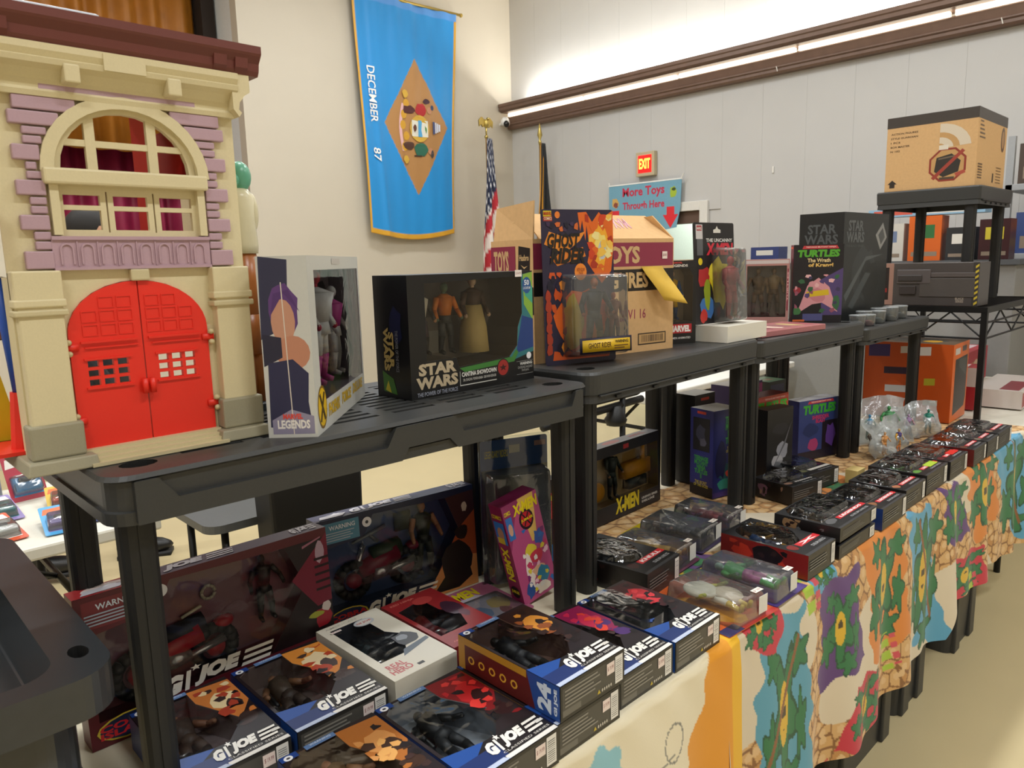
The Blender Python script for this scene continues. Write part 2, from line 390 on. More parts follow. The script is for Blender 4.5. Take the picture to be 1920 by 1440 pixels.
# floor-standing flags
def staff(x, y, z, lab, kind):
    t = thing('flag_on_staff', lab, 'flag', (x, y, 0)); G = mat('#b5a05a', .3, metal=.8)
    mb = MB(); mb.lathe([(.16, 0), (.15, .03), (.06, .06), (.03, .10)], (0, 0, 0), G, 16); mb.build('base', t, True)
    mb = MB(); mb.tube((0, 0, .05), (0, 0, z-.2), .014, .012, mat('#8a6a35', .4), 10); mb.build('pole', t, True)
    mb = MB()
    if kind == 'eagle':
        mb.ball((0, 0, z-.20), .022, .022, .022, G); mb.tube((0, 0, z-.2), (0, 0, z-.08), .008, .012, G); mb.ball((0, 0, z-.06), .028, .03, .05, G)
        mb.ball((.01, -.02, z-.01), .014, .02, .016, G, 8, 5)
        for s in (-1, 1):
            mb.add([(0, 0, z-.03), (s*.06, 0, z+.01), (s*.105, 0, z-.03), (s*.10, 0, z-.10), (s*.07, 0, z-.07), (s*.05, 0, z-.10), (s*.02, 0, z-.09)], [(0,1,2,3,4,5,6)], G)
            mb.add([(0, .012, z-.03), (s*.06, .012, z+.01), (s*.105, .012, z-.03), (s*.10, .012, z-.10), (s*.07, .012, z-.07), (s*.05, .012, z-.10), (s*.02, .012, z-.09)], [(0,1,2,3,4,5,6)], G)
    else:
        mb.lathe([(.012, -.24), (.02, -.2), (.01, -.18), (.03, -.13), (.016, -.06), (.002, 0)], (0, 0, z), G, 10)
    mb.build('finial', t, True)
    # draped cloth
    n, m = 40, 46; H = 1.55; zt = z-.22; vs = []; cs = []
    for j in range(m+1):
        s = j/m; wdt = .035+.16*s**.8
        for i in range(n+1):
            a = i/n; ph = a*PI*5
            vs.append(((a-.42)*wdt*2+.02*math.sin(6*s+3*a), -.02-.05*s*math.sin(ph+s*2)-.02, zt-H*s+.10*(a-.4)*s))
            u = a; v = s
            if kind == 'eagle':
                if v+.3*u < .62:
                    c = '#16203f'
                    if (math.sin(u*42)*math.sin(v*62+u*8)) > .62: c = '#e2e2e6'
                else: c = '#b01f2c' if int((u*3.2+v*9) % 2) == 0 else '#e0d8d0'
                if u > .965: c = '#c98a1c'
            else:
                c = '#14161a'
                if u < .05 or (.34 < u < .38 and v > .1): c = '#c98a1c'
            cs.append(lin(c))
    fs = [(j*(n+1)+i, j*(n+1)+i+1, (j+1)*(n+1)+i+1, (j+1)*(n+1)+i) for j in range(m) for i in range(n)]
    me = bpy.data.meshes.new('cloth'); me.from_pydata(vs, [], fs); at = me.color_attributes.new('print', 'FLOAT_COLOR', 'POINT')
    at.data.foreach_set('color', [q for c in cs for q in c]); me.polygons.foreach_set('use_smooth', [True]*len(fs)); me.materials.append(CLOTHM); me.update()
    o = link('cloth', me, t); so = o.modifiers.new('solid', 'SOLIDIFY'); so.thickness = .003
    return t
CLOTHM = attr_mat('printed_cloth', .75)
staff(5.76, 6.30, 3.06, 'stars and stripes flag furled on a pole with a gilt eagle', 'eagle')
staff(6.30, 6.0, 3.02, 'black flag with gold fringe furled on a spear-tipped pole', 'spear')
# big blue wall flag
t = thing('wall_flag', 'sky blue banner flag with a tan diamond hung from a rod', 'flag', (4.35, YW-.05, 1.83))
def fpos(u, v, off=0.):
    z = 2.36*v-.05*math.sin(PI*u)*(1-v)*1.4; xl = .075*(1-v); xr = 1.19+.13*v
    fold = .010*math.sin(u*38)*(.25+.75*v**3)+.016*math.sin(u*9+v*5)+.02*math.exp(-((u-.13-.05*(1-v))/.035)**2)*(1-v*.4)
    return (xl+(xr-xl)*u, -.045-fold-off, z)
n, m = 130, 200; vs = []; cs = []
DT, DL, DR, DB = (.555, .775), (.235, .487), (.925, .49), (.565, .192)
def indiam(u, v):
    def side(a, b): return (b[0]-a[0])*(v-a[1])-(b[1]-a[1])*(u-a[0])
    return min(side(DL, DB), side(DB, DR), side(DR, DT), side(DT, DL))
for j in range(m+1):
    for i in range(n+1):
        u, v = i/n, j/m; vs.append(fpos(u, v)); q = indiam(u, v)
        c = np.array(lin('#1288cf')) if q < 0 else np.array(lin('#a97a45'))
        if u < .022 or u > .978 or v < .022: c = np.array(lin('#d09a24'))
        if v > .965: c = np.array(lin('#4f8fd6'))
        cs.append(c)
fs = [(j*(n+1)+i, j*(n+1)+i+1, (j+1)*(n+1)+i+1, (j+1)*(n+1)+i) for j in range(m) for i in range(n)]
me = bpy.data.meshes.new('cloth'); me.from_pydata(vs, [], fs); at = me.color_attributes.new('print', 'FLOAT_COLOR', 'POINT')
at.data.foreach_set('color', np.array(cs).ravel()); me.polygons.foreach_set('use_smooth', [True]*len(fs)); me.materials.append(attr_mat('satin_cloth', .45, 900)); me.update()
o = link('cloth', me, t); so = o.modifiers.new('solid', 'SOLIDIFY'); so.thickness = .002; so.offset = 0
mb = MB(); mb.tube((-.12, -.04, 2.345), (1.40, -.04, 2.375), .014, .014, mat('#b59a50', .35, metal=.7), 10); mb.ball((1.41, -.04, 2.375), .022, .022, .022, mat('#b59a50', .35, metal=.7)); mb.build('rod', t, True)
em = MB(); K = [0]
def femb(pts, c):
    K[0] += 1
    tr = tessellate_polygon([[Vector((p[0], p[1], 0)) for p in pts]]); fs = []
    for q in tr:
        a, b, cc = (pts[i] for i in q); ar = (b[0]-a[0])*(cc[1]-a[1])-(b[1]-a[1])*(cc[0]-a[0]); fs.append(tuple(q) if ar > 0 else tuple(q[::-1]))
    em.add([fpos(p[0], p[1], .004+.0004*K[0]) for p in pts], fs, mat(c, .6))
# coat of arms lying on its side: ribbon, two supporters, shield, ship crest
rib = [(.405-.03*math.sin(PI*k/8), .58-.20*k/8) for k in range(9)]; femb(rib+[(p[0]+.03, p[1]) for p in rib[::-1]], '#d9aeb0')
for k in range(5): femb(El(.43+.02*math.sin(k*2), .40+.045*k, .03, .02, 8), '#c8962a')
femb(Blob(.47, .555, .075, .022, seed=3), '#4a1d1c'); femb(Blob(.60, .56, .07, .036, seed=4), '#a81f26'); femb(El(.70, .562, .028, .016, 8), '#b98464'); femb(Blob(.67, .60, .05, .014, seed=5), '#3c2030'); femb(El(.735, .575, .02, .012, 8), '#23395f')
femb(Blob(.47, .405, .07, .022, seed=6), '#4a2a1c'); femb(Blob(.60, .39, .085, .036, seed=7), '#22604c'); femb(El(.70, .385, .028, .016, 8), '#b98464'); femb(Blob(.72, .372, .02, .02, seed=8), '#3a3a40'); femb(Rc(.52, .36, .60, .366), '#3a2618')
femb(El(.585, .48, .105, .058, 16), '#c8a03a'); femb(Rc(.50, .445, .675, .515), '#d8d5c8'); femb(Rc(.565, .445, .61, .515), '#4f9fd0'); femb(Blob(.53, .48, .02, .018, seed=9), '#5a2f1e'); femb(Blob(.645, .475, .02, .02, seed=10), '#3d7a3a')
femb(Rc(.735, .46, .76, .515), '#3b4a77'); 
for k in range(3): femb(Rc(.765+.022*k, .465+.004*k, .782+.022*k, .512-.004*k), '#c9cfdf')
for yy in (.62, .345): femb(Blob(.44, yy, .035, .02, seed=int(yy*99)), '#c8a03a')
em.build('coat_of_arms', t)
tm = MB(); K[0] = 60
def ftext(s, u0, u1, v0, v1):
    V, F = text_mesh(s, .012)
    tm.add([fpos(u0+(u1-u0)*(b), v1+(v0-v1)*(a), .010) for a, b in V], [f[::1] for f in F], mat('#eeeeea', .6))
ftext('DECEMBER', .085, .155, .475, .705); ftext('87', .085, .155, .315, .37)
tm.build('lettering', t)
# exit sign, banner
t = thing('exit_sign', 'lit red exit sign in a beige frame above the hanging banner', 'sign', (XW-.06, 4.85, 2.335), (0, 0, -PI/2))
mb = MB(); mb.box(0, 0, 0, .23, .06, .245, mat('#b9ab8c', .5)); mb.build('housing', t, bevel=.006)
mb = MB(); mb.box(.032, -.004, .035, .198, .0, .21, glow('#ff1512', 1.1)); mb.build('face', t)
p = Print(); p.text((Vector((0, -.005, 0)), X, Z, .23, .245, -Y), 'EXIT', .20, .3, .8, .72, glow('#ffb040', 2.6), .03); p.t.build('lettering', t)
t = thing('paper_banner', 'pale blue paper banner with red lettering and arrows on the wall', 'banner', (XW-.055, 5.21, 1.775), (0, 0, -PI/2))
mb = MB(); mb.prism([(0, .06), (0, .50), (.92, .50), (.905, .20), (.86, .02), (.70, .0)], 0, .006, mat('#6f9fb4', .6), 'y'); mb.build('sheet', t)
mb = MB(); mb.box(-.004, -.003, .49, .925, .006, .503, mat('#e6e6e2', .5)); mb.build('top_edge', t)
for a, b in (((.01, 0, .49), (.0, 0, .53)), ((.91, 0, .49), (.945, 0, .545))):
    mb = MB(); mb.tube(a, b, .006, .006, WHITE, 6); mb.build('tape', t)
p = Print(); F = (Vector((0, 0, 0)), X, Z, .92, .50, -Y)
for ax in (.10, .86): p.poly(F, [(ax-.05, .46), (ax-.05, .30), (ax-.10, .30), (ax, .03), (ax+.10, .30), (ax+.05, .30), (ax+.05, .46)], '#d43038')
p.text(F, 'More Toys', .20, .68, .78, .92, '#c02f48', .03); p.text(F, 'Through Here', .20, .42, .78, .62, '#c02f48', .03)
p.poly(F, Blob(.09, .62, .06, .13, seed=1), '#c9a25a'); p.poly(F, Blob(.10, .58, .04, .07, seed=2), '#8a4a3a'); p.poly(F, Blob(.89, .74, .055, .14, seed=3), '#9fb53a'); p.poly(F, Blob(.90, .80, .03, .04, seed=4), '#3a4a2a')
p.done(t)
# ================================================================== TABLES
T = .74
def folding_table(name, label, x0, x1, y0, y1, top='#d8d4c6', legs=True):
    t = thing(name, label, 'table', ((x0+x1)/2, (y0+y1)/2, 0)); w2, d2 = (x1-x0)/2, (y1-y0)/2
    mb = MB(); mb.box(-w2, -d2, T-.045, w2, d2, T-.004, mat(top, .55, bump=.05)); mb.build('tabletop', t, bevel=.008)
    LM = mat('#1c1c1e', .4, metal=.3)
    for s in (-1, 1):
        m2 = MB(); xx = s*(w2-.22)
        for q in (-1, 1): m2.tube((xx, q*(d2-.1), T-.05), (xx, q*(d2-.1), .0), .014, .014, LM, 8)
        m2.tube((xx, -(d2-.1), .18), (xx, d2-.1, .18), .012, .012, LM, 8); m2.tube((xx, 0, .5), (xx-s*.4, 0, T-.05), .010, .010, LM, 8); m2.tube((xx, -(d2-.1), .5), (xx, d2-.1, .5), .012, .012, LM, 8)
        m2.build('leg_frame', t, True)
    return t
folding_table('folding_table', 'folding table under the printed sheets, nearest the camera', .22, 2.02, .705, 1.465)
folding_table('folding_table', 'second folding table in the row, under the bags of figures', 2.03, 3.66, .705, 1.465)
folding_table('folding_table', 'folding table at the far end of the row under red boxes', 3.67, 5.12, .705, 1.465)
folding_table('folding_table', 'cream folding table behind the toy firehouse, piled with carded toys', -1.05, .74, 2.36, 3.1)
folding_table('folding_table', 'white folding table seen under the second black shelf', 3.3, 5.1, 2.38, 3.1, '#e2e0d8')

# printed sheets: colour print kept as a point attribute
def sheet(name, label, x0, x1, hem, colour, yback, step=.007, seed=1, lift=0., amp=1., yedge=.70):
    L1 = yback-yedge; xs = np.arange(x0, x1+1e-6, step); arc = .012
    s = np.concatenate([np.arange(0, L1, step*1.6), np.arange(L1, L1+.55, step)])
    Xg, Sg = np.meshgrid(xs, s)
    drop = np.clip(Sg-L1, 0, None); hz = hem(Xg); L = T-hz
    k = np.clip(drop/L, 0, 1)
    Yg = np.where(Sg < L1, yback-Sg, yedge-.008*np.clip(drop/.012, 0, 1))
    wave = .016*np.sin(Xg*17+seed)+.011*np.sin(Xg*31+2*seed)+.008*np.sin(Xg*7.3)
    Yg = Yg-amp*k**.8*(wave+.018)
    Zg = np.where(Sg < L1, T+lift, T+lift-k*L)
    Zg = Zg+np.where(Sg < L1, .0012*np.sin(Xg*23+Sg*31)*np.clip((Sg-L1+.2)/.2, 0, 1), 0)
    Yg = Yg-np.where(drop > 0, .003*np.sin(Xg*60+Zg*40)*np.exp(-drop/.06), 0)
    V = np.stack([Xg, Yg, Zg], -1).reshape(-1, 3); C = colour(Xg, np.where(Sg < L1, T+(L1-Sg), Zg)).reshape(-1, 4)
    r, c = Xg.shape; i = np.arange(r*c).reshape(r, c)
    fs = np.stack([i[:-1, :-1], i[1:, :-1], i[1:, 1:], i[:-1, 1:]], -1).reshape(-1, 4)
    me = bpy.data.meshes.new(name); me.vertices.add(len(V)); me.vertices.foreach_set('co', V.ravel())
    me.loops.add(len(fs)*4); me.loops.foreach_set('vertex_index', fs.ravel()); me.polygons.add(len(fs)); me.polygons.foreach_set('loop_start', np.arange(0, len(fs)*4, 4)); me.polygons.foreach_set('loop_total', np.full(len(fs), 4))
    me.update(calc_edges=True); me.polygons.foreach_set('use_smooth', [True]*len(fs))
    at = me.color_attributes.new('print', 'FLOAT_COLOR', 'POINT'); at.data.foreach_set('color', C.ravel().astype(np.float32)); me.materials.append(CLOTHM); me.validate()
    o = link(name, me); return tag(o, label, 'tablecloth')
def cells(Xg, Zg, size, seed):
    rng = np.random.RandomState(seed); g = rng.rand(97, 97, 2)
    cx = np.floor(Xg/size).astype(int); cz = np.floor(Zg/size*1.25).astype(int); d1 = np.full(Xg.shape, 9.); d2 = np.full(Xg.shape, 9.); idc = np.zeros(Xg.shape, int)
    for a in (-1, 0, 1):
        for b in (-1, 0, 1):
            q = g[(cx+a) % 97, (cz+b) % 97]; px = (cx+a+q[..., 0]*.8)*size; pz = (cz+b+q[..., 1]*.8)*size/1.25
            d = np.hypot((Xg-px)/size, (Zg-pz)/size); n = d < d1
            d2 = np.where(n, d1, np.minimum(d2, d)); idc = np.where(n, (cx+a)*31+(cz+b)*7, idc); d1 = np.where(n, d, d1)
    return d1, d2, idc
def inpoly(Xg, Zg, P):
    ins = np.zeros(Xg.shape, bool); j = len(P)-1
    for i in range(len(P)):
        xi, zi = P[i]; xj, zj = P[j]
        c = ((zi > Zg) != (zj > Zg)) & (Xg < (xj-xi)*(Zg-zi)/(zj-zi+1e-9)+xi); ins ^= c; j = i
    return ins
A4 = lambda h: np.array(lin(h))
PANELS = [('#5a9cb5', [(1.37,.72),(1.56,.70),(1.63,.23),(1.36,.23)]), ('#5d3b78', [(1.665,.70),(1.86,.70),(1.90,.43),(1.70,.42)]), ('#d98638', [(1.91,.77),(2.17,.75),(2.25,.38),(1.98,.40)]),
          ('#5aa0c4', [(2.24,.74),(2.44,.72),(2.60,.20),(2.37,.30)]), ('#5d3b78', [(2.53,.75),(2.72,.73),(2.86,.50),(2.64,.53)]), ('#c43242', [(2.63,.44),(2.98,.44),(3.05,.27),(2.66,.32)]),
          ('#c43242', [(1.86,.40),(2.03,.36),(2.03,.22),(1.74,.22)]), ('#c43242', [(1.28,.80),(1.46,.78),(1.45,.66),(1.31,.67)]), ('#d98638', [(2.78,.78),(3.13,.75),(3.25,.48),(2.95,.46)]), ('#5aa0c4', [(3.17,.78),(3.6,.76),(3.72,.28),(3.45,.32)]),
          ('#5aa0c4', [(1.62,.79),(1.76,.78),(1.74,.70),(1.62,.70)]), ('#5d3b78', [(1.3,1.1),(1.6,1.12),(1.62,.92),(1.33,.9)]), ('#d98638', [(2.2,1.2),(2.5,1.2),(2.5,.95),(2.2,.95)])]
def col_a(Xg, Zg):
    C = np.empty(Xg.shape+(4,)); C[:] = A4('#d9ccb4')
    n = np.sin(Xg*9+2*np.sin(Zg*7))+np.sin(Zg*11+Xg*3)
    d1, d2, idc = cells(Xg, Zg, .052, 3); tan = n > -.35
    sh = (idc % 5)/5
    C[tan] = A4('#d0a468'); C[tan & (sh > .35)] = A4('#d3aa72'); C[tan & (sh > .75)] = A4('#c08d52'); C[tan & (d2-d1 < .09)] = A4('#8a5f34')
    C[tan & (d1 < .22)] = A4('#dcb987')
    wob = .012*np.sin(Xg*45+Zg*30)+.008*np.sin(Zg*70)
    for k, (h, P) in enumerate(PANELS):
        m = inpoly(Xg+wob, Zg+wob, P); C[m] = A4(h)
        cx = sum(p[0] for p in P)/4; cz = sum(p[1] for p in P)/4; w_ = max(p[0] for p in P)-min(p[0] for p in P); h_ = max(p[1] for p in P)-min(p[1] for p in P)
        # loose abstract leaf-green swirls with a yellow centre patch
        for a, b, rx, rz in ((-.02, .02, .20, .30), (.22, .26, .16, .09), (-.26, -.12, .10, .16), (.10, -.34, .16, .10), (-.22, .30, .09, .09), (.26, -.10, .08, .16)):
            ex = (Xg-cx-a*w_)/(rx*w_); ez = (Zg-cz-b*h_)/(rz*h_); rr = np.hypot(ex, ez)+.28*np.sin(5*np.arctan2(ez, ex)+k+a*9)
            C[rr < 1] = A4('#2f7444'); C[(rr > .84) & (rr < 1)] = A4('#1f4f30')
        rr = np.hypot((Xg-cx+.01)/(.085*w_), (Zg-cz-.02*h_)/(.16*h_)); C[rr < 1] = A4('#d9b02c'); C[(rr < .5) & (np.sin(Zg*120+k) > .1)] = A4('#4a3a18')
        st = np.abs((Xg-cx)*.9+(Zg-cz-.12*h_)*(.4 if k % 2 else -.5)); C[(st < .007) & (np.hypot((Xg-cx)/w_, (Zg-cz)/h_) < .42) & (k % 3 == 0)] = A4('#8a5a30')
    for x, z in ((1.60, .71), (2.12, .36), (2.9, .30)):   # small lime and red word-like smears
        m = (np.abs(Xg-x+.3*(Zg-z)) < .022) & (np.abs(Zg-z) < .06); C[m & (np.sin(Zg*150) > -.4)] = A4('#a8c43a')
        m = (np.abs(Xg-x-.04+.3*(Zg-z)) < .012) & (np.abs(Zg-z) < .05); C[m & (np.sin(Zg*190) > -.3)] = A4('#d0505a')
    return C
def col_b(Xg, Zg):
    C = np.empty(Xg.shape+(4,)); C[:] = A4('#e6dcc0')
    ye = (Xg > 1.16-.16*np.clip((.72-Zg)/.3, 0, 1)+.014*np.sin(Zg*60)) & (Zg < .80); C[ye] = A4('#e0961c')
    C[ye & (Xg > 1.235)] = A4('#e6b116')
    C[(Zg < .42) & (Xg > 1.17)] = A4('#7c8076'); C[(Zg < .40) & (Zg > .36) & (Xg > 1.18)] = A4('#3f474a')
    ln = np.zeros(Xg.shape, bool)
    for k in range(5):
        q = np.abs((Zg-.60+.028*k)-(Xg-.98)*.55-.02*np.sin(Xg*22+k)); ln |= (q < .0016) & (Xg > .78+.02*k) & (Xg < 1.03-.01*k)
    rr = np.hypot((Xg-1.03)/.03, (Zg-.635)/.035); ln |= np.abs(rr-1) < .06
    C[ln & ~ye] = A4('#7d7c74')
    r2 = np.hypot((Xg-.83)/.06, (Zg-.655)/.065)+.1*np.sin(7*np.arctan2(Zg-.655, Xg-.83)); C[r2 < 1] = A4('#8cc0cc')
    C[(np.abs(Zg-.52-.03*np.sin(Xg*40)) < .012) & (Xg > .74) & (Xg < .80)] = A4('#d98a34')
    C[(np.abs(Zg-.57-.25*(Xg-1.0)) < .02) & (Xg > .93) & (Xg < 1.01)] = A4('#cbb183')
    C[(np.abs(Zg-.50-.7*(Xg-1.0)) < .035) & (Xg > .94) & (Xg < 1.03) & ~ye] = A4('#9fc0a8')
    return C
sheet('printed_sheet', 'sheet printed with tan stones and bright purple, orange and blue panels', 1.22, 3.715, lambda x: .225+.08*np.clip((x-2.58)/.06, 0, 1)-.05*np.clip((x-2.9)/.7, 0, 1)+.012*np.sin(x*6), col_a, 1.47, step=.0036)
sheet('printed_sheet', 'cream sheet with an orange-yellow edge over the near table', .20, 1.275, lambda x: .24+0*x, col_b, 1.475, seed=4, lift=.003, amp=.75, yedge=.693, step=.0036)

# ================================================================== BLACK RESIN SHELVES
def rrect(x0, y0, x1, y1, r, n=6):
    out = []
    for cx, cy, a in ((x1-r, y0+r, -PI/2), (x1-r, y1-r, 0), (x0+r, y1-r, PI/2), (x0+r, y0+r, PI)):
        out += [(cx+r*math.cos(a+PI/2*i/n), cy+r*math.sin(a+PI/2*i/n)) for i in range(n+1)]
    return out
def resin_shelf(label, loc, rz, L, D, H, th, fancy=False, leg=.046, slots=True, holes=True, r=.035, lm=BLACKL, pm=BLACKP):
    """deck at local z = H, legs down to z = 0"""
    t = thing('plastic_shelf', label, 'shelf', loc, (0, 0, rz))
    out = rrect(0, 0, L, D, r); mb = MB(); rim = .028
    inner = [(.10, .05), (L-.10, .05), (L-.10, D-.05), (.10, D-.05)]
    loops = [out, inner]; hc = [(.055, .055), (L-.055, .055), (L-.055, D-.055), (.055, D-.055)]
    hr = .024
    if holes: loops += [El(cx, cy, hr, hr*.8, 14) for cx, cy in hc]
    fl = [p for q in loops for p in q]
    mb.add([(p[0], p[1], H) for p in fl], [tuple(x) for x in tessellate_polygon([[Vector((p[0], p[1], 0)) for p in q] for q in loops])], pm)
    if holes:
        for q in loops[2:]:
            n = len(q); mb.add([(p[0], p[1], H) for p in q]+[(p[0], p[1], H-.035) for p in q], [(i, (i+1) % n, n+(i+1) % n, n+i) for i in range(n)]+[tuple(range(n, 2*n))], BLACKL)
    # deck with recessed slots
    ys = [.05]; k = 0; yy = .05
    while yy < D-.065: ys += [yy+.014, yy+.026]; yy += .026
    ys = ys[:-1] if ys[-1] > D-.05 else ys; ys.append(D-.05)
    nx = 6; xs = [.10]
    for i in range(nx): a = .10+(L-.2)*i/nx; b = .10+(L-.2)*(i+1)/nx; xs += [a+.015, b-.015]
    xs.append(L-.10)
    def dep(i, j): return .012 if (slots and i % 2 == 1 and 0 < i < len(xs)-2 and j % 2 == 1) else 0.
    for i in range(len(xs)-1):
        for j in range(len(ys)-1):
            a, b, c, d = xs[i], xs[i+1], ys[j], ys[j+1]; q = dep(i, j); z = H-q
            mb.add([(a,c,z),(b,c,z),(b,d,z),(a,d,z)], [(0,1,2,3)], pm)
            if q: mb.add([(a,c,H),(b,c,H),(b,d,H),(a,d,H),(a,c,z),(b,c,z),(b,d,z),(a,d,z)], [(0,1,5,4),(1,2,6,5),(2,3,7,6),(3,0,4,7)], pm)
    n = len(out); dr = .004
    def ring(off, z): 
        return [(p[0]+(off if p[0] < L/2 else -off)*1, p[1]+(off if p[1] < D/2 else -off), z) for p in out]
    for a, b in ((ring(0, H), ring(-.003, H-.006)), (ring(-.003, H-.006), ring(.004 if fancy else -.003, H-.010)), (ring(.004 if fancy else -.003, H-.010), ring(.004 if fancy else -.001, H-th*.72)), (ring(.004 if fancy else -.001, H-th*.72), ring(.0 if fancy else .003, H-th*.74)), (ring(.0 if fancy else .003, H-th*.74), ring(.001, H-th)), (ring(.001, H-th), ring(.006, H-th)), (ring(.006, H-th), ring(.006, H-.014))):
        mb.add(a+b, [(i, n+i, n+(i+1) % n, (i+1) % n) for i in range(n)], pm)
    mb.add(ring(.006, H-.014), [tuple(range(n))], pm)
    mb.build('deck', t)
    if fancy:       # raised stepped pattern on the front skirt
        lo, hi = H-th+.001, H-.008; md = H-th*.58
        pts = [(.03, lo), (L*.475, lo), (L*.49, lo+th*.30), (L*.585, lo+th*.30), (L*.605, lo), (L-.03, lo), (L-.03, hi), (L*.945, hi), (L*.93, md), (L*.62, md), (L*.60, hi), (L*.465, hi), (L*.445, md), (L*.09, md), (L*.065, hi), (.03, hi)]
        m2 = MB(); m2.prism(pts, -.006, .006, pm, 'y'); m2.build('skirt_relief', t, bevel=.0035)
    else:
        m2 = MB()
        for s in (-1,): m2.box(.03, -.006, H-th*.80, L-.03, .002, H-th*.74, pm)
        m2.build('skirt_lip', t, bevel=.002)
        for i in range(5): m2 = MB(); m2.box(.10+(L-.2)*i/4-.01, -.004, H-th*.93, .10+(L-.2)*i/4+.01, .002, H-th*.85, BLACKL); m2.build('skirt_clip', t)
    for cx, cy in ((.040, .046), (L-.036, .046), (L-.036, D-.046), (.040, D-.046)):
        m2 = MB(); a, b = leg/2, leg/2*.9
        A = rrect(cx-a, cy-a, cx+a, cy+a, .015, 3); B = rrect(cx-b, cy-b, cx+b, cy+b, .013, 3); k = len(A)
        m2.add([(p[0], p[1], 0) for p in B]+[(p[0], p[1], H-.015) for p in A], [(i, (i+1) % k, k+(i+1) % k, k+i) for i in range(k)]+[tuple(range(k-1, -1, -1)), tuple(range(k, 2*k))], lm)
        m2.box(cx-.004, cy-a-.001, .02, cx+.004, cy-a+.006, H-th, lm)
        m2.build('leg', t)
    return t
resin_shelf('nearest black plastic shelf, carrying the toy firehouse', (.245, .97, T+.003), 0, .91, .38, .498, .065, fancy=True)
resin_shelf('black plastic shelf carrying the tan shipping carton', (1.185, .995, T+.002), rad(2.6), .80, .38, .512, .068, slots=False)
resin_shelf('black plastic shelf carrying the black and purple toy boxes', (1.992, 1.038, T+.002), 0, .79, .38, .502, .066, slots=False)
resin_shelf('lowest black plastic shelf of the row, holding small clear cups', (2.80, 1.042, T+.002), 0, .70, .38, .474, .062, slots=False)

# black wheeled-cart tray at the lower left
t = thing('utility_cart', 'black plastic utility cart tray at the lower left corner', 'cart', (-.45, .885, 0)); GL = mat('#303336', .25, spec=.6, var=.1)
H = 1.045; o1 = rrect(0, 0, .668, .62, .05, 8); i1 = rrect(.05, .035, .612, .585, .04, 8); mb = MB(); n = len(o1)
hole = El(.641, .072, .011, .018, 14)
fl = o1+i1+hole
mb.add([(p[0], p[1], H) for p in fl], [tuple(x) for x in tessellate_polygon([[Vector((p[0], p[1], 0)) for p in q] for q in (o1, i1, hole)])], GL)
mb.add([(p[0], p[1], H) for p in o1]+[(p[0]*1.0, p[1], H-.05) for p in o1], [(i, n+i, n+(i+1) % n, (i+1) % n) for i in range(n)], GL)
mb.add([(p[0], p[1], H) for p in i1]+[(p[0], p[1], H-.11) for p in i1], [(i, (i+1) % n, n+(i+1) % n, n+i) for i in range(n)]+[tuple(range(n, 2*n))], GL)
o2 = rrect(.03, .03, .63, .59, .05, 8)
mb.add([(p[0], p[1], H-.05) for p in o1]+[(p[0], p[1], H-.05) for p in o2]+[(p[0], p[1], H-.16) for p in o2], [(i, n+i, n+(i+1) % n, (i+1) % n) for i in range(n)]+[(n+i, 2*n+i, 2*n+(i+1) % n, n+(i+1) % n) for i in range(n)]+[tuple(range(2*n, 3*n))], GL)
mb.add([(p[0], p[1], H) for p in hole]+[(p[0], p[1], H-.04) for p in hole], [(i, (i+1) % 14, 14+(i+1) % 14, 14+i) for i in range(14)]+[tuple(range(14, 28))], BLACKL)
mb.build('tray', t, bevel=.004)
for cx, cy in ((.09, .09), (.57, .09), (.57, .53), (.09, .53)):
    m2 = MB(); m2.box(cx-.03, cy-.03, .10, cx+.03, cy+.03, H-.15, BLACKL); m2.build('upright', t, bevel=.008)
    m2 = MB(); m2.tube((cx-.015, cy, .05), (cx+.015, cy, .05), .05, .05, mat('#2c2c2c', .5), 16); m2.build('caster', t)
m2 = MB(); m2.box(.03, .03, .10, .63, .59, .16, GL); m2.build('lower_tray', t, bevel=.02)
# black plastic totes under the table
for x, y, ww, hh, lab in ((1.90, .722, .42, .40, 'black plastic storage tote under the printed sheet, nearest one'), (2.38, .725, .26, .42, 'black plastic storage tote under the table, middle of three'), (2.92, .722, .30, .34, 'black plastic storage tote under the table, farthest of three')):
    t = thing('storage_tote', lab, 'tote', (x, y, 0)); m = BLACKP
    mb = MB(); A = rrect(.012, .012, ww-.012, .50, .03, 4); B = rrect(0, 0, ww, .53, .04, 4); n = len(A)
    mb.add([(p[0], p[1], 0) for p in A]+[(p[0], p[1], hh) for p in B], [(i, (i+1) % n, n+(i+1) % n, n+i) for i in range(n)]+[tuple(range(n-1, -1, -1))], m); mb.build('tub', t)
    mb = MB(); mb.prism(rrect(-.012, -.012, ww+.012, .542, .04, 4), hh-.03, hh, m, 'z'); mb.build('lid', t, bevel=.005)
    for k in range(2):
        m2 = MB(); m2.box(.03+k*(ww-.12), -.002, .0, .09+k*(ww-.12), .03, hh-.03, m); m2.build('rib', t, bevel=.006)
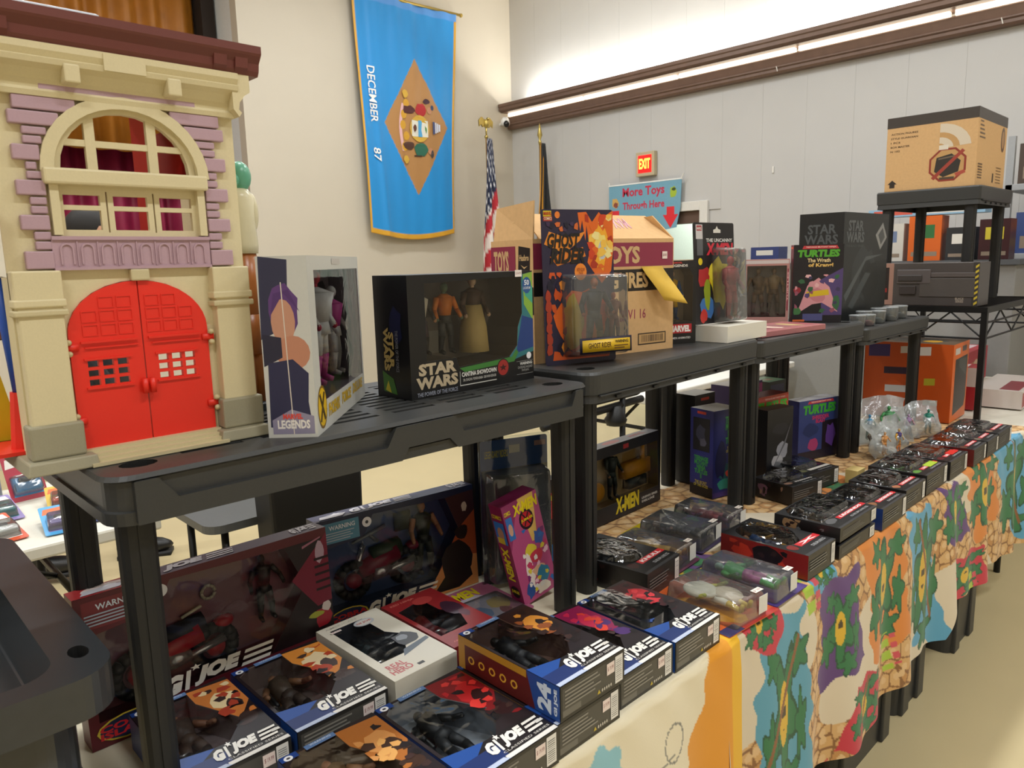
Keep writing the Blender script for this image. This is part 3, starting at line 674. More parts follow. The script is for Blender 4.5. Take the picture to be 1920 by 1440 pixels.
# ================================================================== TOY FIREHOUSE
S1 = T+.003+.498
t = thing('toy_firehouse', 'tan plastic toy firehouse with big red arched doors', 'toy house', (.19, 1.08, S1+.001))
TAN = mat('#d6c9a2', .5, var=.05, scale=400, bump=.03); TAN2 = mat('#c8bb94', .5, var=.05, scale=400, bump=.03); GRY = mat('#98927a', .55, var=.06, scale=400, bump=.03)
LAV = mat('#b596a2', .5, var=.05, scale=400, bump=.03); REDP = mat('#e62c1c', .42, var=.03, scale=400, bump=.02); MAR = mat('#6a352f', .45, var=.06, scale=300)
CX = .153
def arc(cx, cz, rx, rz, a0, a1, n=14): return [(cx+rx*math.cos(a0+(a1-a0)*i/n), cz+rz*math.sin(a0+(a1-a0)*i/n)) for i in range(n+1)]
def holed(mb, loops, y0, y1, m):
    fl = [p for q in loops for p in q]; tr = [tuple(x) for x in tessellate_polygon([[Vector((p[0], p[1], 0)) for p in q] for q in loops])]
    k = len(fl); mb.add([(p[0], y0, p[1]) for p in fl]+[(p[0], y1, p[1]) for p in fl], tr+[tuple(k+i for i in x[::-1]) for x in tr], m)
    o = 0
    for q in loops:
        n = len(q); mb.add([(p[0], y0, p[1]) for p in q]+[(p[0], y1, p[1]) for p in q], [(i, (i+1) % n, n+(i+1) % n, n+i) for i in range(n)], m)
archw = [(.065, .378)]+arc(CX+.002, .378, .088, .082, PI, 0)+[(.243, .378)]
archw = arc(CX+.002, .378, .088, .082, PI, 0)
dooro = [(.060, .018)]+arc(.15, .168, .090, .069, PI, 0)+[(.240, .018)]
mb = MB(); holed(mb, [[(.004, .004), (.303, .004), (.303, .50), (.004, .50)], archw, Rc(.066, .300, .242, .352), dooro], .006, .018, TAN)
mb.box(.004, .018, .0, .014, .045, .50, TAN); mb.box(.293, .018, 0, .303, .20, .50, TAN); mb.box(.004, .018, .245, .303, .20, .252, TAN2)
mb.build('walls', t)
for bx, mm in (((.014, .19, .252, .293, .198, .30), mat('#8c1f24', .5)), ((.20, .06, .252, .206, .12, .47), REDP), ((.016, .05, .30, .026, .19, .47), mat('#8a1838', .6)), ((.235, .03, .37, .29, .15, .45), mat('#b01d18', .5))):
    mb = MB(); mb.box(*bx, mm); mb.build('interior_panel', t)
# upper arched window frame with glazing bars, raised surround
mb = MB()
R1 = arc(CX+.002, .374, .104, .098, PI, 0, 18); R2 = arc(CX+.002, .374, .089, .083, 0, PI, 18)
mb.prism(R1+R2, -.004, .010, TAN, 'y'); mb.build('arch_surround', t, bevel=.002)
mb = MB()
for x in (.113, .189): mb.box(x-.006, .006, .376, x+.006, .014, .452, TAN)
mb.box(.066, .0068, .408, .242, .0132, .416, TAN)
m2 = arc(CX+.002, .378, .088, .082, PI, 0, 14); m3 = arc(CX+.002, .378, .080, .074, 0, PI, 14); mb.prism(m2+m3, .005, .015, TAN, 'y')
mb.build('glazing_bar', t)
mb = MB(); mb.box(.052, -.012, .358, .254, .012, .378, TAN); mb.build('window_sill', t, bevel=.003)
for k in range(3):
    x0 = .066+k*.0587; mb = MB(); holed(mb, [Rc(x0+.001, .300, x0+.0577, .352), Rc(x0+.008, .334, x0+.0507, .347), Rc(x0+.008, .303, x0+.0507, .328)], .006, .013, TAN); mb.build('casement', t)
for xj in (.058, .240):
    mb = MB(); mb.box(xj, -.004, .296, xj+.010, .012, .36, TAN); mb.build('window_jamb', t)
# mauve stones round the window
rows = [(.254, .276, 1), (.278, .288, 0), (.290, .300, 0), (.302, .320, 1), (.322, .331, 0), (.333, .342, 0), (.344, .362, 1), (.364, .373, 0), (.375, .384, 0), (.386, .404, 1), (.406, .415, 0), (.417, .426, 0), (.428, .444, 1), (.446, .462, 1)]
for z0, z1, big in rows:
    e = (.024 if big else .037)
    zc = max(0, (z1-.374)/.100); rx = .105*math.sqrt(max(0, 1-min(1, zc)**2)) if z1 > .374 else .097
    xi = CX-rx if z1 > .374 else .055
    for s in (0, 1):
        a, b = (e, xi) if s == 0 else (2*CX-xi+.002, .306-e+.003)
        if z1 > .445: a, b = (.03, CX-.055) if s == 0 else (CX+.06, .28)
        m2 = MB(); m2.box(a, -.003 if big else -.001, z0, b, .008, z1, LAV); m2.build('quoin_stone', t, bevel=.0015)
m2 = MB(); m2.prism([(.06, .463), (.248, .463), (.248, .483), (.06, .483)], -.003, .008, LAV, 'y'); m2.build('quoin_stone', t, bevel=.0015)
# mauve frieze with little arches
mb = MB(); mb.box(.054, -.004, .252, .252, .006, .2555, LAV); mb.box(.054, -.001, .2555, .252, .008, .292, LAV); mb.box(.054, -.004, .290, .252, .006, .2945, LAV); mb.build('frieze', t)
for k in range(8):
    x = .070+k*.0238; o1 = [(x-.008, .259)]+[(x-.008+.0, .278)]+arc(x, .278, .008, .008, PI, 0, 8)+[(x+.008, .259)]; o2 = [(x+.006, .259), (x+.006, .278)]+arc(x, .278, .006, .006, 0, PI, 8)+[(x-.006, .259)]
    m2 = MB(); m2.prism(o1+o2, -.003, .0, LAV, 'y'); m2.build('frieze_arch', t)
    if k < 7: m2 = MB(); m2.box(x+.0112, -.003, .257, x+.0126, .0, .288, LAV); m2.build('frieze_rib', t)
# pilasters, plinths, caps
for x0, x1 in ((.006, .056), (.250, .300)):
    mb = MB(); mb.box(x0, -.012, .058, x1, .012, .215, TAN); mb.build('pilaster', t, bevel=.002)
    mb = MB(); mb.box(x0-.002, -.013, .215, x1+.002, .012, .252, TAN); mb.box(x0-.004, -.015, .207, x1+.004, .012, .217, TAN); mb.build('pilaster_cap', t, bevel=.002)
    mb = MB(); mb.box(x0-.005, -.016, .196, x1+.005, .012, .204, TAN2); mb.build('pilaster_band', t, bevel=.002)
    mb = MB(); mb.box(x0-.006, -.018, .016, x1+.006, .014, .060, GRY); mb.build('plinth', t, bevel=.003)
mb = MB(); mb.box(.142, -.004, .236, .166, .010, .252, TAN2); mb.build('keystone', t, bevel=.002)
# base with steps
mb = MB(); mb.hexa([(-.010,-.034,0),(.072,-.034,0),(.072,.20,0),(-.010,.20,0)], [(-.006,-.030,.016),(.070,-.030,.016),(.070,.20,.016),(-.006,.20,.016)], GRY); mb.build('base', t, bevel=.002); mb = MB(); mb.hexa([(.232,-.034,0),(.308,-.034,0),(.308,.20,0),(.232,.20,0)], [(.236,-.030,.016),(.305,-.030,.016),(.305,.20,.016),(.236,.20,.016)], GRY)
mb.build('base', t, bevel=.002)
mb = MB()
for k in range(4): mb.box(.062, -.036+.009*k, 0, .242, .20, .0045*(k+1), TAN2)
mb.build('step', t)
# red doors
def door(sgn):
    x0, x1 = (.061, .1492) if sgn < 0 else (.1508, .239); c = .15
    o = [(x0, .018), (x1, .018)]
    ar = arc(c, .168, .089, .068, PI/2, 0 if sgn > 0 else PI, 10)
    o = ([(.061, .018), (.1492, .018)]+[(p[0]-.0008, p[1]) for p in ar]) if sgn < 0 else ([(.1508, .018)]+[(.239, .018)]+[(p[0]+.0008 if p[0] < .2 else p[0], p[1]) for p in ar[::-1]])
    wx = .079 if sgn < 0 else .168; loops = [o]
    for i in range(3):
        for j in range(3): loops.append(Rc(wx+i*.0182, .100+j*.0125, wx+i*.0182+.0135, .1085+j*.0125))
    mb = MB(); holed(mb, loops, .002, .010, REDP); dd = mb.build('door', t)
    a, b = (x0+.012, x1-.006) if sgn < 0 else (x0+.006, x1-.012)
    for bx in ((a, -.002, .157, b, .003, .160), (a+.004, -.001, .150, b, .003, .1515), (wx-.004, -.001, .096, wx+.054, .003, .0985), (wx-.004, -.001, .1345, wx+.054, .003, .137)):
        mb = MB(); mb.box(*bx, REDP); mb.build('door_moulding', dd)
    for i in range(3):
        for j in range(3):
            px = (b-.022*(i+1)) if sgn < 0 else a+.022*i; pz = .166+.018*j
            if ((px+.01-c)/.08)**2+((pz+.016-.168)/.06)**2 < 1: mb = MB(); holed(mb, [Rc(px, pz, px+.019, pz+.015), Rc(px+.0012, pz+.0012, px+.0178, pz+.0138)], .0008, .003, REDP); mb.build('door_panel', dd)
    mb = MB(); hx = c+sgn*.005; mb.tube((hx, -.005, .083), (hx, -.005, .103), .0042, .0042, REDP, 8); mb.build('door_handle', dd, True)
    for z in (.048, .145):
        mb = MB(); hx = x0-.003 if sgn < 0 else x1+.003
        for q in (0, .015): mb.ball((hx, -.003, z+q), .0045, .0045, .004, mat('#c5b78c', .5), 8, 6)
        mb.box(hx-.004, -.002, z+.003, hx+.012 if sgn < 0 else hx+.004, .002, z+.012, REDP) if sgn < 0 else mb.box(hx-.012, -.002, z+.003, hx+.004, .002, z+.012, REDP)
        mb.build('hinge', dd, True)
door(-1); door(1)
# cornice, brackets, roof
def run(name, prof, m, x0, x1, sides=True):
    mb = MB(); mb.prism(prof, x0, x1, m, 'x'); return mb.build(name, t)
prof = [(.03, .462), (-.004, .462), (-.006, .468), (-.002, .472), (-.004, .482), (-.012, .492), (-.022, .497), (-.024, .503), (-.020, .505), (-.024, .512), (-.024, .520), (.03, .520)]
mb = MB(); mb.prism(prof, .003, .304, TAN, 'x')
mb.prism([(.296, .472), (.304, .462), (.308, .468), (.304, .472), (.306, .482), (.314, .492), (.322, .497), (.322, .520), (.296, .520)], -.020, .20, TAN, 'y')
mb.prism([(.011, .472), (.003, .462), (-.003, .468), (.001, .472), (-.001, .482), (-.009, .492), (-.017, .497), (-.017, .520), (.011, .520)], -.020, .20, TAN, 'y')
mb.build('cornice', t)
for x in (.093, .215):
    m2 = MB(); m2.box(x-.009, -.026, .478, x+.009, .0, .500, TAN); m2.build('bracket', t, bevel=.002)
m2 = MB(); m2.box(.13, -.0255, .498, .18, -.02, .518, TAN); m2.build('cornice_block', t)
prof = [(.20, .520), (-.020, .520), (-.024, .526), (-.026, .536), (-.034, .545), (-.036, .548), (-.036, .558), (.20, .558)]
mb = MB(); mb.prism(prof, -.030, .336, MAR, 'x'); mb.build('roof_edge', t)
for x in (-.02, .012, .27, .30):
    m2 = MB(); m2.prism([(-.020, .521), (-.028, .528), (-.031, .544), (-.020, .544)], x, x+.018, MAR, 'x'); m2.build('roof_bracket', t)
m2 = MB(); m2.box(-.02, .0, .558, .14, .12, .572, mat('#b9bec4', .4)); m2.build('roof_panel', t, bevel=.004)
# side sign, side pole with red ramp
mb = MB(); holed(mb, [[(-.040, .255), (-.002, .245), (-.002, .335), (-.012, .345), (-.040, .335)], [(-.034, .262), (-.008, .253), (-.008, .325), (-.034, .328)]], -.022, -.014, mat('#e3ddd0', .5)); mb.box(-.034, -.019, .262, -.008, -.016, .325, mat('#b0302c', .5)); 
sg = mb.build('sign_board', t)
mb = MB(); mb.tube((.013, .07, .085), (.003, .07, .27), .009, .009, mat('#1f4fb0', .4), 10); mb.build('side_pole', t, True)
mb = MB(); mb.tube((.006, .07, .016), (.012, .07, .095), .013, .012, REDP, 10); mb.box(-.06, .04, .0162, .02, .13, .021, REDP); mb.build('pole_base', t)
mb = MB(); mb.hexa([(-.02,.14,.02),(.02,.14,.02),(.02,.17,.02),(-.02,.17,.02)], [(-.05,.14,.21),(-.01,.14,.19),(-.01,.17,.19),(-.05,.17,.21)], mat('#d9c21e', .5)); mb.build('side_slide', t)
# vinyl figurine behind
t = thing('vinyl_figurine', 'glossy figurine with green head, cream jacket and brown trousers behind the firehouse', 'figurine', (.578, 1.27, S1)); t.scale = (.74, .74, 1)
GR = mat('#5fa588', .3); CR = mat('#d8cfae', .3); BR = mat('#a8622a', .3)
mb = MB(); mb.tube((-.012, 0, .012), (-.014, 0, .11), .022, .026, BR, 10); mb.tube((.014, 0, .012), (.012, 0, .11), .022, .026, BR, 10); mb.tube((0, 0, .10), (0, 0, .17), .032, .036, BR, 12); mb.tube((0, 0, .17), (0, 0, .275), .036, .03, BR, 12); mb.build('trousers', t, True)
mb = MB(); mb.lathe([(.034, .275), (.036, .29), (.033, .33), (.034, .37), (.022, .385)], (0, 0, 0), CR, 14); 
for s in (-1, 1): mb.ball((s*.028, -.004, .345), .014, .017, .034, CR, 10, 8)
mb.build('jacket', t, True)
mb = MB(); mb.ball((.004, -.004, .405), .026, .028, .026, GR, 12, 9); mb.ball((-.016, -.022, .398), .012, .010, .010, GR, 8, 6); mb.build('head', t, True)
mb = MB(); mb.ball((-.014, .0, .412), .014, .016, .014, mat('#15211c', .4), 8, 6); mb.build('hair', t, True)
mb = MB(); mb.lathe([(.045, 0), (.045, .012), (.04, .014)], (0, 0, 0), mat('#3a4652', .4), 16); mb.build('stand', t)
# ================================================================== PACKAGES
def barcode(P, fr, x0, y0, x1, y1, vert=False, c='#2a2a2a', seed=1):
    P.poly(fr, Rc(x0, y0, x1, y1), '#e4e2de'); rnd = random.Random(seed); n = 11
    for i in range(n):
        a = (i+.5)/(n+.5); wd = .35+.5*rnd.random()
        if vert: P.poly(fr, Rc(x0+(x1-x0)*.12, y0+(y1-y0)*(.08+.84*a)-(y1-y0)*.03*wd, x0+(x1-x0)*.85, y0+(y1-y0)*(.08+.84*a)), c)
        else: P.poly(fr, Rc(x0+(x1-x0)*(.08+.84*a)-(x1-x0)*.03*wd, y0+(y1-y0)*.2, x0+(x1-x0)*(.08+.84*a), y0+(y1-y0)*.9), c)
def fine(P, fr, x0, y0, x1, y1, rows, c, seed=1):
    rnd = random.Random(seed)
    for i in range(rows):
        y = y1-(y1-y0)*(i+.5)/rows; P.poly(fr, Rc(x0, y-(y1-y0)/rows*.22, x1-(x1-x0)*.35*rnd.random(), y+(y1-y0)/rows*.22), c)
def price_tag(t, fr, x0, y0, x1, y1, txt='$ 19.99', c='#e9d9d4'):
    P = Print(); P.k = 90; P.poly(fr, Rc(x0, y0, x1, y1), c); P.a.build('price_sticker', t)
    P.text(fr, txt, x0+(x1-x0)*.12, y0+(y1-y0)*.3, x1-(x1-x0)*.12, y1-(y1-y0)*.3, '#8a4a48', .01); P.t.build('price_lettering', t)
def gi_logo(P, fr, x0, y0, x1, y1, c='#ece8e0', sh=.28):
    w_ = x1-x0; h_ = y1-y0
    P.text(fr, 'G', x0, y0, x0+w_*.17, y1, c, .075, sh); P.text(fr, 'I', x0+w_*.165, y0, x0+w_*.235, y1, c, .085, sh)
    P.poly(fr, Star(x0+w_*.275, y0+h_*1.05, w_*.05, w_*.021, asp=1.0*h_/w_*2.6 if False else 1.), c)
    P.text(fr, 'JOE', x0+w_*.25, y0, x0+w_*.67, y1, c, .075, sh)
    for k in range(3):
        yy = y0+h_*(.08+.34*k); s0 = sh*.35*w_*.12
        P.poly(fr, [(x0+w_*(.66+.02*k), yy), (x0+w_*(.93+.02*k), yy), (x0+w_*(.945+.02*k), yy+h_*.18), (x0+w_*(.675+.02*k), yy+h_*.18)], c)
def gi(label, x, y, art, figc, wd=.155, ln=.235, d=.058, rz=0., z=0., sub='CLASSIFIED SERIES', side='#2a3a6a', n24=None, tray='#4a3e42', top='#1d3f86', seed=1, shine=None):
    """a windowed action-figure carton lying on its back, its base end towards the aisle"""
    rnd = random.Random(seed)
    win = [[(.035, .30), (.14, .235), (.60, .225), (.985, .30), (.985, .36), (.62, .93), (.60, .985), (.16, .985), (.035, .90)]] if False else [[(.035, .235), (.55, .235), (.80, .42), (.56, .80), (.56, .975), (.17, .975), (.035, .90)]]
    A = [('F', [(0, 0), (1, 0), (1, .235), (0, .235)], '#191416'),
         ('F', [(0, .04), (.40, .235), (0, .30)], '#1f4a94'), ('F', [(0, .0), (.45, 0), (.45, .16), (0, .16)], '#1a2f66'),
         ('F', [(.56, .80), (.80, .42), (1, .60), (1, .95), (.56, .98)], art[0]),
         ('F', Blob(.80, .70, .17, .15, seed=seed), art[1]), ('F', Blob(.86, .62, .11, .10, seed=seed+3), art[2]), ('F', Blob(.75, .56, .10, .07, seed=seed+5), art[3]),
         ('F', [(.55, .235), (.80, .42), (1, .55), (1, .22)], '#20161a'), ('F', Blob(.86, .40, .12, .08, seed=seed+8), art[2]),
         *shards('F', .60, .52, .98, .93, [art[1], art[3], '#1a1114', art[2], art[0], art[3]], 14, seed, .09, .05), *shards('F', .70, .30, .98, .50, [art[2], '#3a2420', art[0], '#140e10'], 7, seed+9, .08, .04),
         ('F', Rc(0, .945, .17, 1), top), ('F', El(.075, .965, .042, .026), '#e8e8ec'), ('F', El(.075, .965, .02, .010, 8), '#30303a'),
         ('F', Rc(.25, .955, .56, 1), '#5b79a6'), ('F', [(.40, .0), (1, .0), (1, .035), (.40, .035)], '#e6e2dc'), ('F', [(0, .0), (.42, 0), (.38, .035), (0, .035)], '#b9c4dc'),
         ('B', Rc(0, 0, 1, 1), '#2b2a28'), ('B', Rc(.03, .10, .97, .90), '#4c4a46'), ('B', Rc(.03, .10, .30, .28), '#6a6862')]
    L = side
    AL = [('L', Rc(0, 0, 1, 1), L), ('L', Rc(.0, .0, 1, .22), '#1f4a94')]
    if n24: AL = [('L', Rc(0, 0, 1, 1), '#5a1a18'), ('L', Rc(.0, .93, 1, 1), '#b9862a'), ('L', Rc(.78, .30, 1, 1), '#b58426'), ('L', [(0, 0), (1, 0), (1, .30), (0, .22)], '#20468e')]+[('L', El(.38, .42+.11*k, .13, .035, 8), '#d9a83a') for k in range(5)]+[('L', El(.38, .42+.11*k, .08, .02, 8), '#5a1a18') for k in range(5)]
    TX = [('F', 'WARNING', .30, .975, .52, .993, '#cfd8e8', .01), ('F', sub, .42, .052, .97, .070, '#d9d5cd', .0)]
    if n24: TX += [('L', n24, .10, .075, .90, .20, '#c9d4e4', .05), ('L', 'GI JOE', .12, .015, .88, .05, '#c9d4e4', .05)]
    def ex(t, fr):
        P = Print(); P.k = 55; gi_logo(P, fr['F'], .33, .080, .985, .200); fine(P, fr['B'], .06, .32, .62, .86, 5, '#8a877f', seed)
        P.poly(fr['B'], [(.55, .14), (.60, .14), (.575, .26)], '#c9b23a')
        for k in range(5): P.poly(fr['B'], El(.63+.035*k, .19, .011, .05, 8), '#cfcabf')
        barcode(P, fr['B'], .84, .12, .965, .93, True, seed=seed); P.poly(fr['F'], Rc(.90, .12, .985, .145), '#d8d4cc')
        P.a.build('label_print', t); P.t.build('logo_lettering', t)
        price_tag(t, fr['B'], .70, .52, .825, .86)
        if shine:
            m2 = MB(); m2.prism(rrect(.10*wd, .30*ln, .52*wd, .93*ln, .02), -.012, .006, clear('shiny', k=2.2, rough=.12), 'y'); m2.build('blister', t, bevel=.006)
    acc = lambda mb, t: [mb.tube((wd*(.10+.05*k), d*.5, ln*(.35+.1*k)), (wd*(.13+.05*k), d*.5, ln*(.55+.1*k)), .004, .003, mat('#1b1b1d', .4), 6) for k in range(3)]
    return package('figure_carton', label, 'toy box', (x, y, T+.004+z+d), LAY(rz), (wd, d, ln), {'*': '#24222a', 'T': '#2a3350', 'F': '#23191c'}, win, d*.8, tray, A+AL, TX,
                   [dict(x=wd*.33, y=d*.5, z=ln*.26, h=ln*.66, c=figc, lean=.05, arm=(.5, .7)), acc], 'windowed figure cartons lying on the table', ex,
                   back_art=[([(0, 0), (1, 0), (1, 1), (0, 1)], tray), (Blob(.3, .75, .22, .15, seed=seed), art[0]), (Blob(.25, .40, .15, .12, seed=seed+1), '#6b4a40')])
DK = ('#1c1c1e', '#222326', '#1d1e20', '#26272a', '#151516')
gi('windowed figure carton beside the shelf leg, nearest the utility cart', .297, .962, ('#c8783a', '#e6cfa0', '#3a2c2a', '#a8402c'), ('#b07a58', '#5a4a40', '#8a5a40', '#6a5548', '#3a302a'), .152, seed=2, tray='#7a6a68')
gi('windowed figure carton with an orange portrait patch, left of the white box', .460, .962, ('#d98a3a', '#ead3a8', '#433430', '#b8452c'), ('#b98460', '#6a5848', '#9a6a48', '#5a4a40', '#3a302a'), .162, seed=3, tray='#7c6a62')
gi('windowed figure carton with a big tan portrait at the bottom edge', .410, .690, ('#a86428', '#c98a4c', '#3b2418', '#d9a05a'), ('#b07a58', '#8a6a48', '#b08058', '#4a4038', '#2e2822'), .157, seed=4, tray='#75604e')
gi('windowed carton with an all-black figure and red art, at the front edge', .572, .690, ('#7a1218', '#b01c22', '#2a0c10', '#d0322c'), DK, .168, seed=5, tray='#8a8e94')
gi('lower carton of the two-high stack at the table edge', .742, .693, ('#5a1a18', '#8a2a1c', '#2a1410', '#c0602c'), DK, .150, seed=6, n24='24', tray='#3a3034')
gi('top carton of the two-high stack, its side numbered 24', .748, .692, ('#2a1512', '#c98430', '#1c1010', '#8a4a24'), ('#24201e', '#1f1f22', '#1a1a1c', '#26262a', '#161616'), .155, seed=7, z=.060, n24='24', tray='#7c5e54')
gi('windowed carton with magenta and red art beside the stack', .908, .704, ('#8a1a4a', '#c0244a', '#4a2a6a', '#d8402c'), DK, .153, seed=8, tray='#5e5054')
gi('carton with a shiny silver blister window, last in the front row', 1.068, .702, ('#3a0f14', '#a8202a', '#1a0c0e', '#c8343c'), ('#9a9aa0', '#3a3a40', '#2a2a2e', '#333338', '#1f1f22'), .152, seed=9, tray='#66666a', shine=True)
# white and red cartons behind
package('figure_carton', 'white windowed carton with a grey helmet print', 'toy box', (.640, .966, T+.064), LAY(rad(1)), (.136, .058, .252), {'*': '#d8d2c2', 'L': '#d4cdbd'},
        [[(.13, .26), (.55, .26), (.80, .50), (.66, .62), (.66, .92), (.13, .92)]], .045, '#2b2f3a',
        [('F', El(.62, .86, .16, .055), '#b9bcc0'), ('F', El(.62, .86, .12, .04), '#d8d4cc'), ('F', Blob(.74, .42, .22, .12, seed=3), '#3a3d42'), ('F', Blob(.72, .45, .10, .05, seed=4), '#8a8f96'), ('F', [(.45, .22), (.98, .30), (.98, .34), (.55, .30)], '#5a6470'), ('F', Rc(.45, .05, .55, .08), '#2a2a2a')],
        [('F', 'GI JOE', .50, .845, .74, .875, '#b0464a', .03), ('F', 'REAL\nHERO', .08, .06, .40, .20, '#c06a6a', .03), ('F', 'AMERICAN', .10, .945, .60, .97, '#b9b3a6', .01)],
        [dict(x=.055, y=.03, z=.07, h=.15, c=DK, arm=(.4, .5))], extra=lambda t, fr: price_tag(t, fr['F'], .10, .86, .26, .885, '$ 24'), group='windowed figure cartons lying on the table')
package('figure_carton', 'deep red windowed carton wedged behind the white one', 'toy box', (.784, .985, T+.060), LAY(), (.128, .055, .235), {'*': '#7a1c20', 'F': '#8c2226'},
        [[(.08, .22), (.60, .22), (.78, .45), (.60, .60), (.60, .86), (.08, .80)]], .045, '#33262a',
        [('F', El(.60, .84, .18, .07), '#a83a38'), ('F', Blob(.78, .55, .18, .16, seed=8), '#3a2030'), ('F', Blob(.82, .4, .1, .08, seed=9), '#5a2a3a')], [('F', 'RED NINJA', .10, .91, .55, .95, '#c86a60', .02), ('F', 'AMERICAN', .10, .06, .45, .085, '#c86a60', .01)],
        [dict(x=.045, y=.03, z=.055, h=.14, c=('#26202a', '#8a1c24', '#26202a', '#8a1c24', '#26202a'))], group='windowed figure cartons lying on the table')
# two big vehicle sets standing at the back
def big_set(label, loc, rz, size, base, top, lblc, tray, arts, figs, logo_dark, seed, lz=.035):
    def ex(t, fr):
        P = Print(); P.k = 45
        gi_logo(P, fr['F'], .26, lz, .72, lz+.13); gi_logo(P, fr['T'], .22, .15, .62, .80, '#c9c6cc'); gi_logo(P, fr['T'], .86, .2, .98, .85, '#c9c6cc')
        P.poly(fr['T'], [(.03, .10), (.16, .10), (.20, .5), (.05, .5)], '#b9b6bc'); P.poly(fr['T'], Star(.14, .55, .05, .02, 5, asp=3.), '#d2d0d4')
        P.text(fr['F'], 'WARNING', .07, .90, .22, .94, '#dfe6ee', .02); fine(P, fr['F'], .03, .80, .23, .885, 4, '#a9b6c4', 3)
        P.poly(fr['F'], El(.29, .90, .028, .045), '#e6e6ea'); P.poly(fr['F'], El(.29, .90, .01, .016, 8), '#33333a')
        P.poly(fr['F'], El(.14, .10, .12, .085, 14), '#c9b23a'); P.poly(fr['F'], El(.14, .10, .11, .075, 14), logo_dark); P.text(fr['F'], 'COBRA\nISLAND', .03, .05, .25, .14, '#c0242a', .04)
        P.a.build('label_print', t); P.t.build('logo_lettering', t)
    return package('vehicle_carton', label, 'toy box', loc, (rad(-3), 0, rz), size, {'*': base, 'T': top, 'L': base}, [[(.035, .17), (.70, .17), (.88, .60), (.80, .93), (.33, .955), (.27, .78), (.035, .74)]], size[1]*.8, tray,
                   [('F', Rc(.025, .785, .245, .965), lblc)]+arts, [], figs, None, ex, 'calm')
def bike(body, seat, wheel='#1c1c1e', sc=1.):
    def f(mb, t):
        W_ = mat(wheel, .6); B_ = mat(body, .35); S_ = mat(seat, .5); C_ = mat('#b9b9bc', .25, metal=.8)
        for x in (.085, .215):
            for i in range(14):
                a, b = 2*PI*i/14, 2*PI*(i+1)/14; mb.tube((x+.034*math.cos(a), .03, .085+.034*math.sin(a)), (x+.034*math.cos(b), .03, .085+.034*math.sin(b)), .011, .011, W_, 6)
            mb.tube((x, .02, .085), (x, .04, .085), .016, .016, B_, 10)
        mb.tube((.10, .03, .10), (.19, .03, .125), .018, .024, B_, 8); mb.tube((.13, .03, .13), (.20, .03, .135), .016, .020, S_, 8); mb.tube((.085, .03, .085), (.115, .03, .155), .006, .006, C_, 6); mb.tube((.10, .012, .155), (.125, .05, .16), .004, .004, C_, 6); mb.tube((.13, .025, .09), (.17, .025, .09), .018, .014, C_, 8); mb.tube((.15, .018, .085), (.23, .018, .10), .006, .008, C_, 8)
        mb.ball((.235, .03, .125), .02, .014, .012, B_, 8, 6)
    return f
hook = lambda mb, t: [mb.tube((.215+.012*math.cos(a), .03, .185+.012*math.sin(a)), (.215+.012*math.cos(a+.6), .03, .185+.012*math.sin(a+.6)), .003, .003, mat('#a89a80', .4), 6) for a in np.arange(0, 5.4, .6)]
hook2 = lambda mb, t: mb.tube((.165, .03, .155), (.20, .03, .165), .003, .003, mat('#c9c0a8', .4), 6)
hookb = lambda mb, t: [mb.tube((.09, .03, .165), (.17, .03, .185), .003, .005, mat('#6a6e74', .4), 6), mb.tube((.13, .03, .175), (.15, .03, .155), .004, .004, mat('#44464a', .4), 6)]
hookc = lambda mb, t: mb.box(.195, .028, .165, .235, .05, .205, mat('#333a26', .6))
t = big_set('long dark red vehicle set standing behind the near shelf leg', (.248, 1.232, T+.004), 0, (.437, .046, .25), '#5c1c24', '#4e4456', '#7a2a30', '#6e3c44',
    [('F', [(.88, .60), (.70, .17), (1, .17), (1, .93), (.80, .93)], '#1f1418'), ('F', [(.82, .66), (1, .96), (1, .42), (.93, .40)], '#7a1a34'), ('F', Blob(.95, .30, .05, .10, seed=3), '#a01c30'), ('F', Blob(.97, .38, .025, .05, seed=4), '#d8cfd0'), ('F', Blob(.92, .34, .05, .03, seed=5), '#a8b038'), ('F', [(.55, .02), (1, .13), (1, .17), (.60, .06)], '#c02858'), ('F', [(.62, .055), (.98, .14), (.98, .15)], '#f0c8d8'), ('F', Blob(.96, .82, .025, .10, seed=8), '#b9a0b4'), ('F', [(.88, .88), (.97, .93), (.97, .94), (.88, .90)], '#a86a80')]+[('F', Rc(.93, .52+.06*k, 1, .54+.06*k), '#231016') for k in range(5)]+[('T', Rc(0, 0, .25, 1), '#a02a2c'), ('T', El(.13, .5, .09, .42, 14), '#d9c6c0'), ('T', El(.15, .4, .04, .25, 10), '#a8464a')],
    [bike('#b01c28', '#26262a'), hook, hook2, dict(x=.315, y=.026, z=.10, h=.125, c=('#3a2a26', '#2a2624', '#33302c', '#2a2624', '#1f1c1a'), arm=(.5, .7))], '#1d2440', 11, lz=.16)
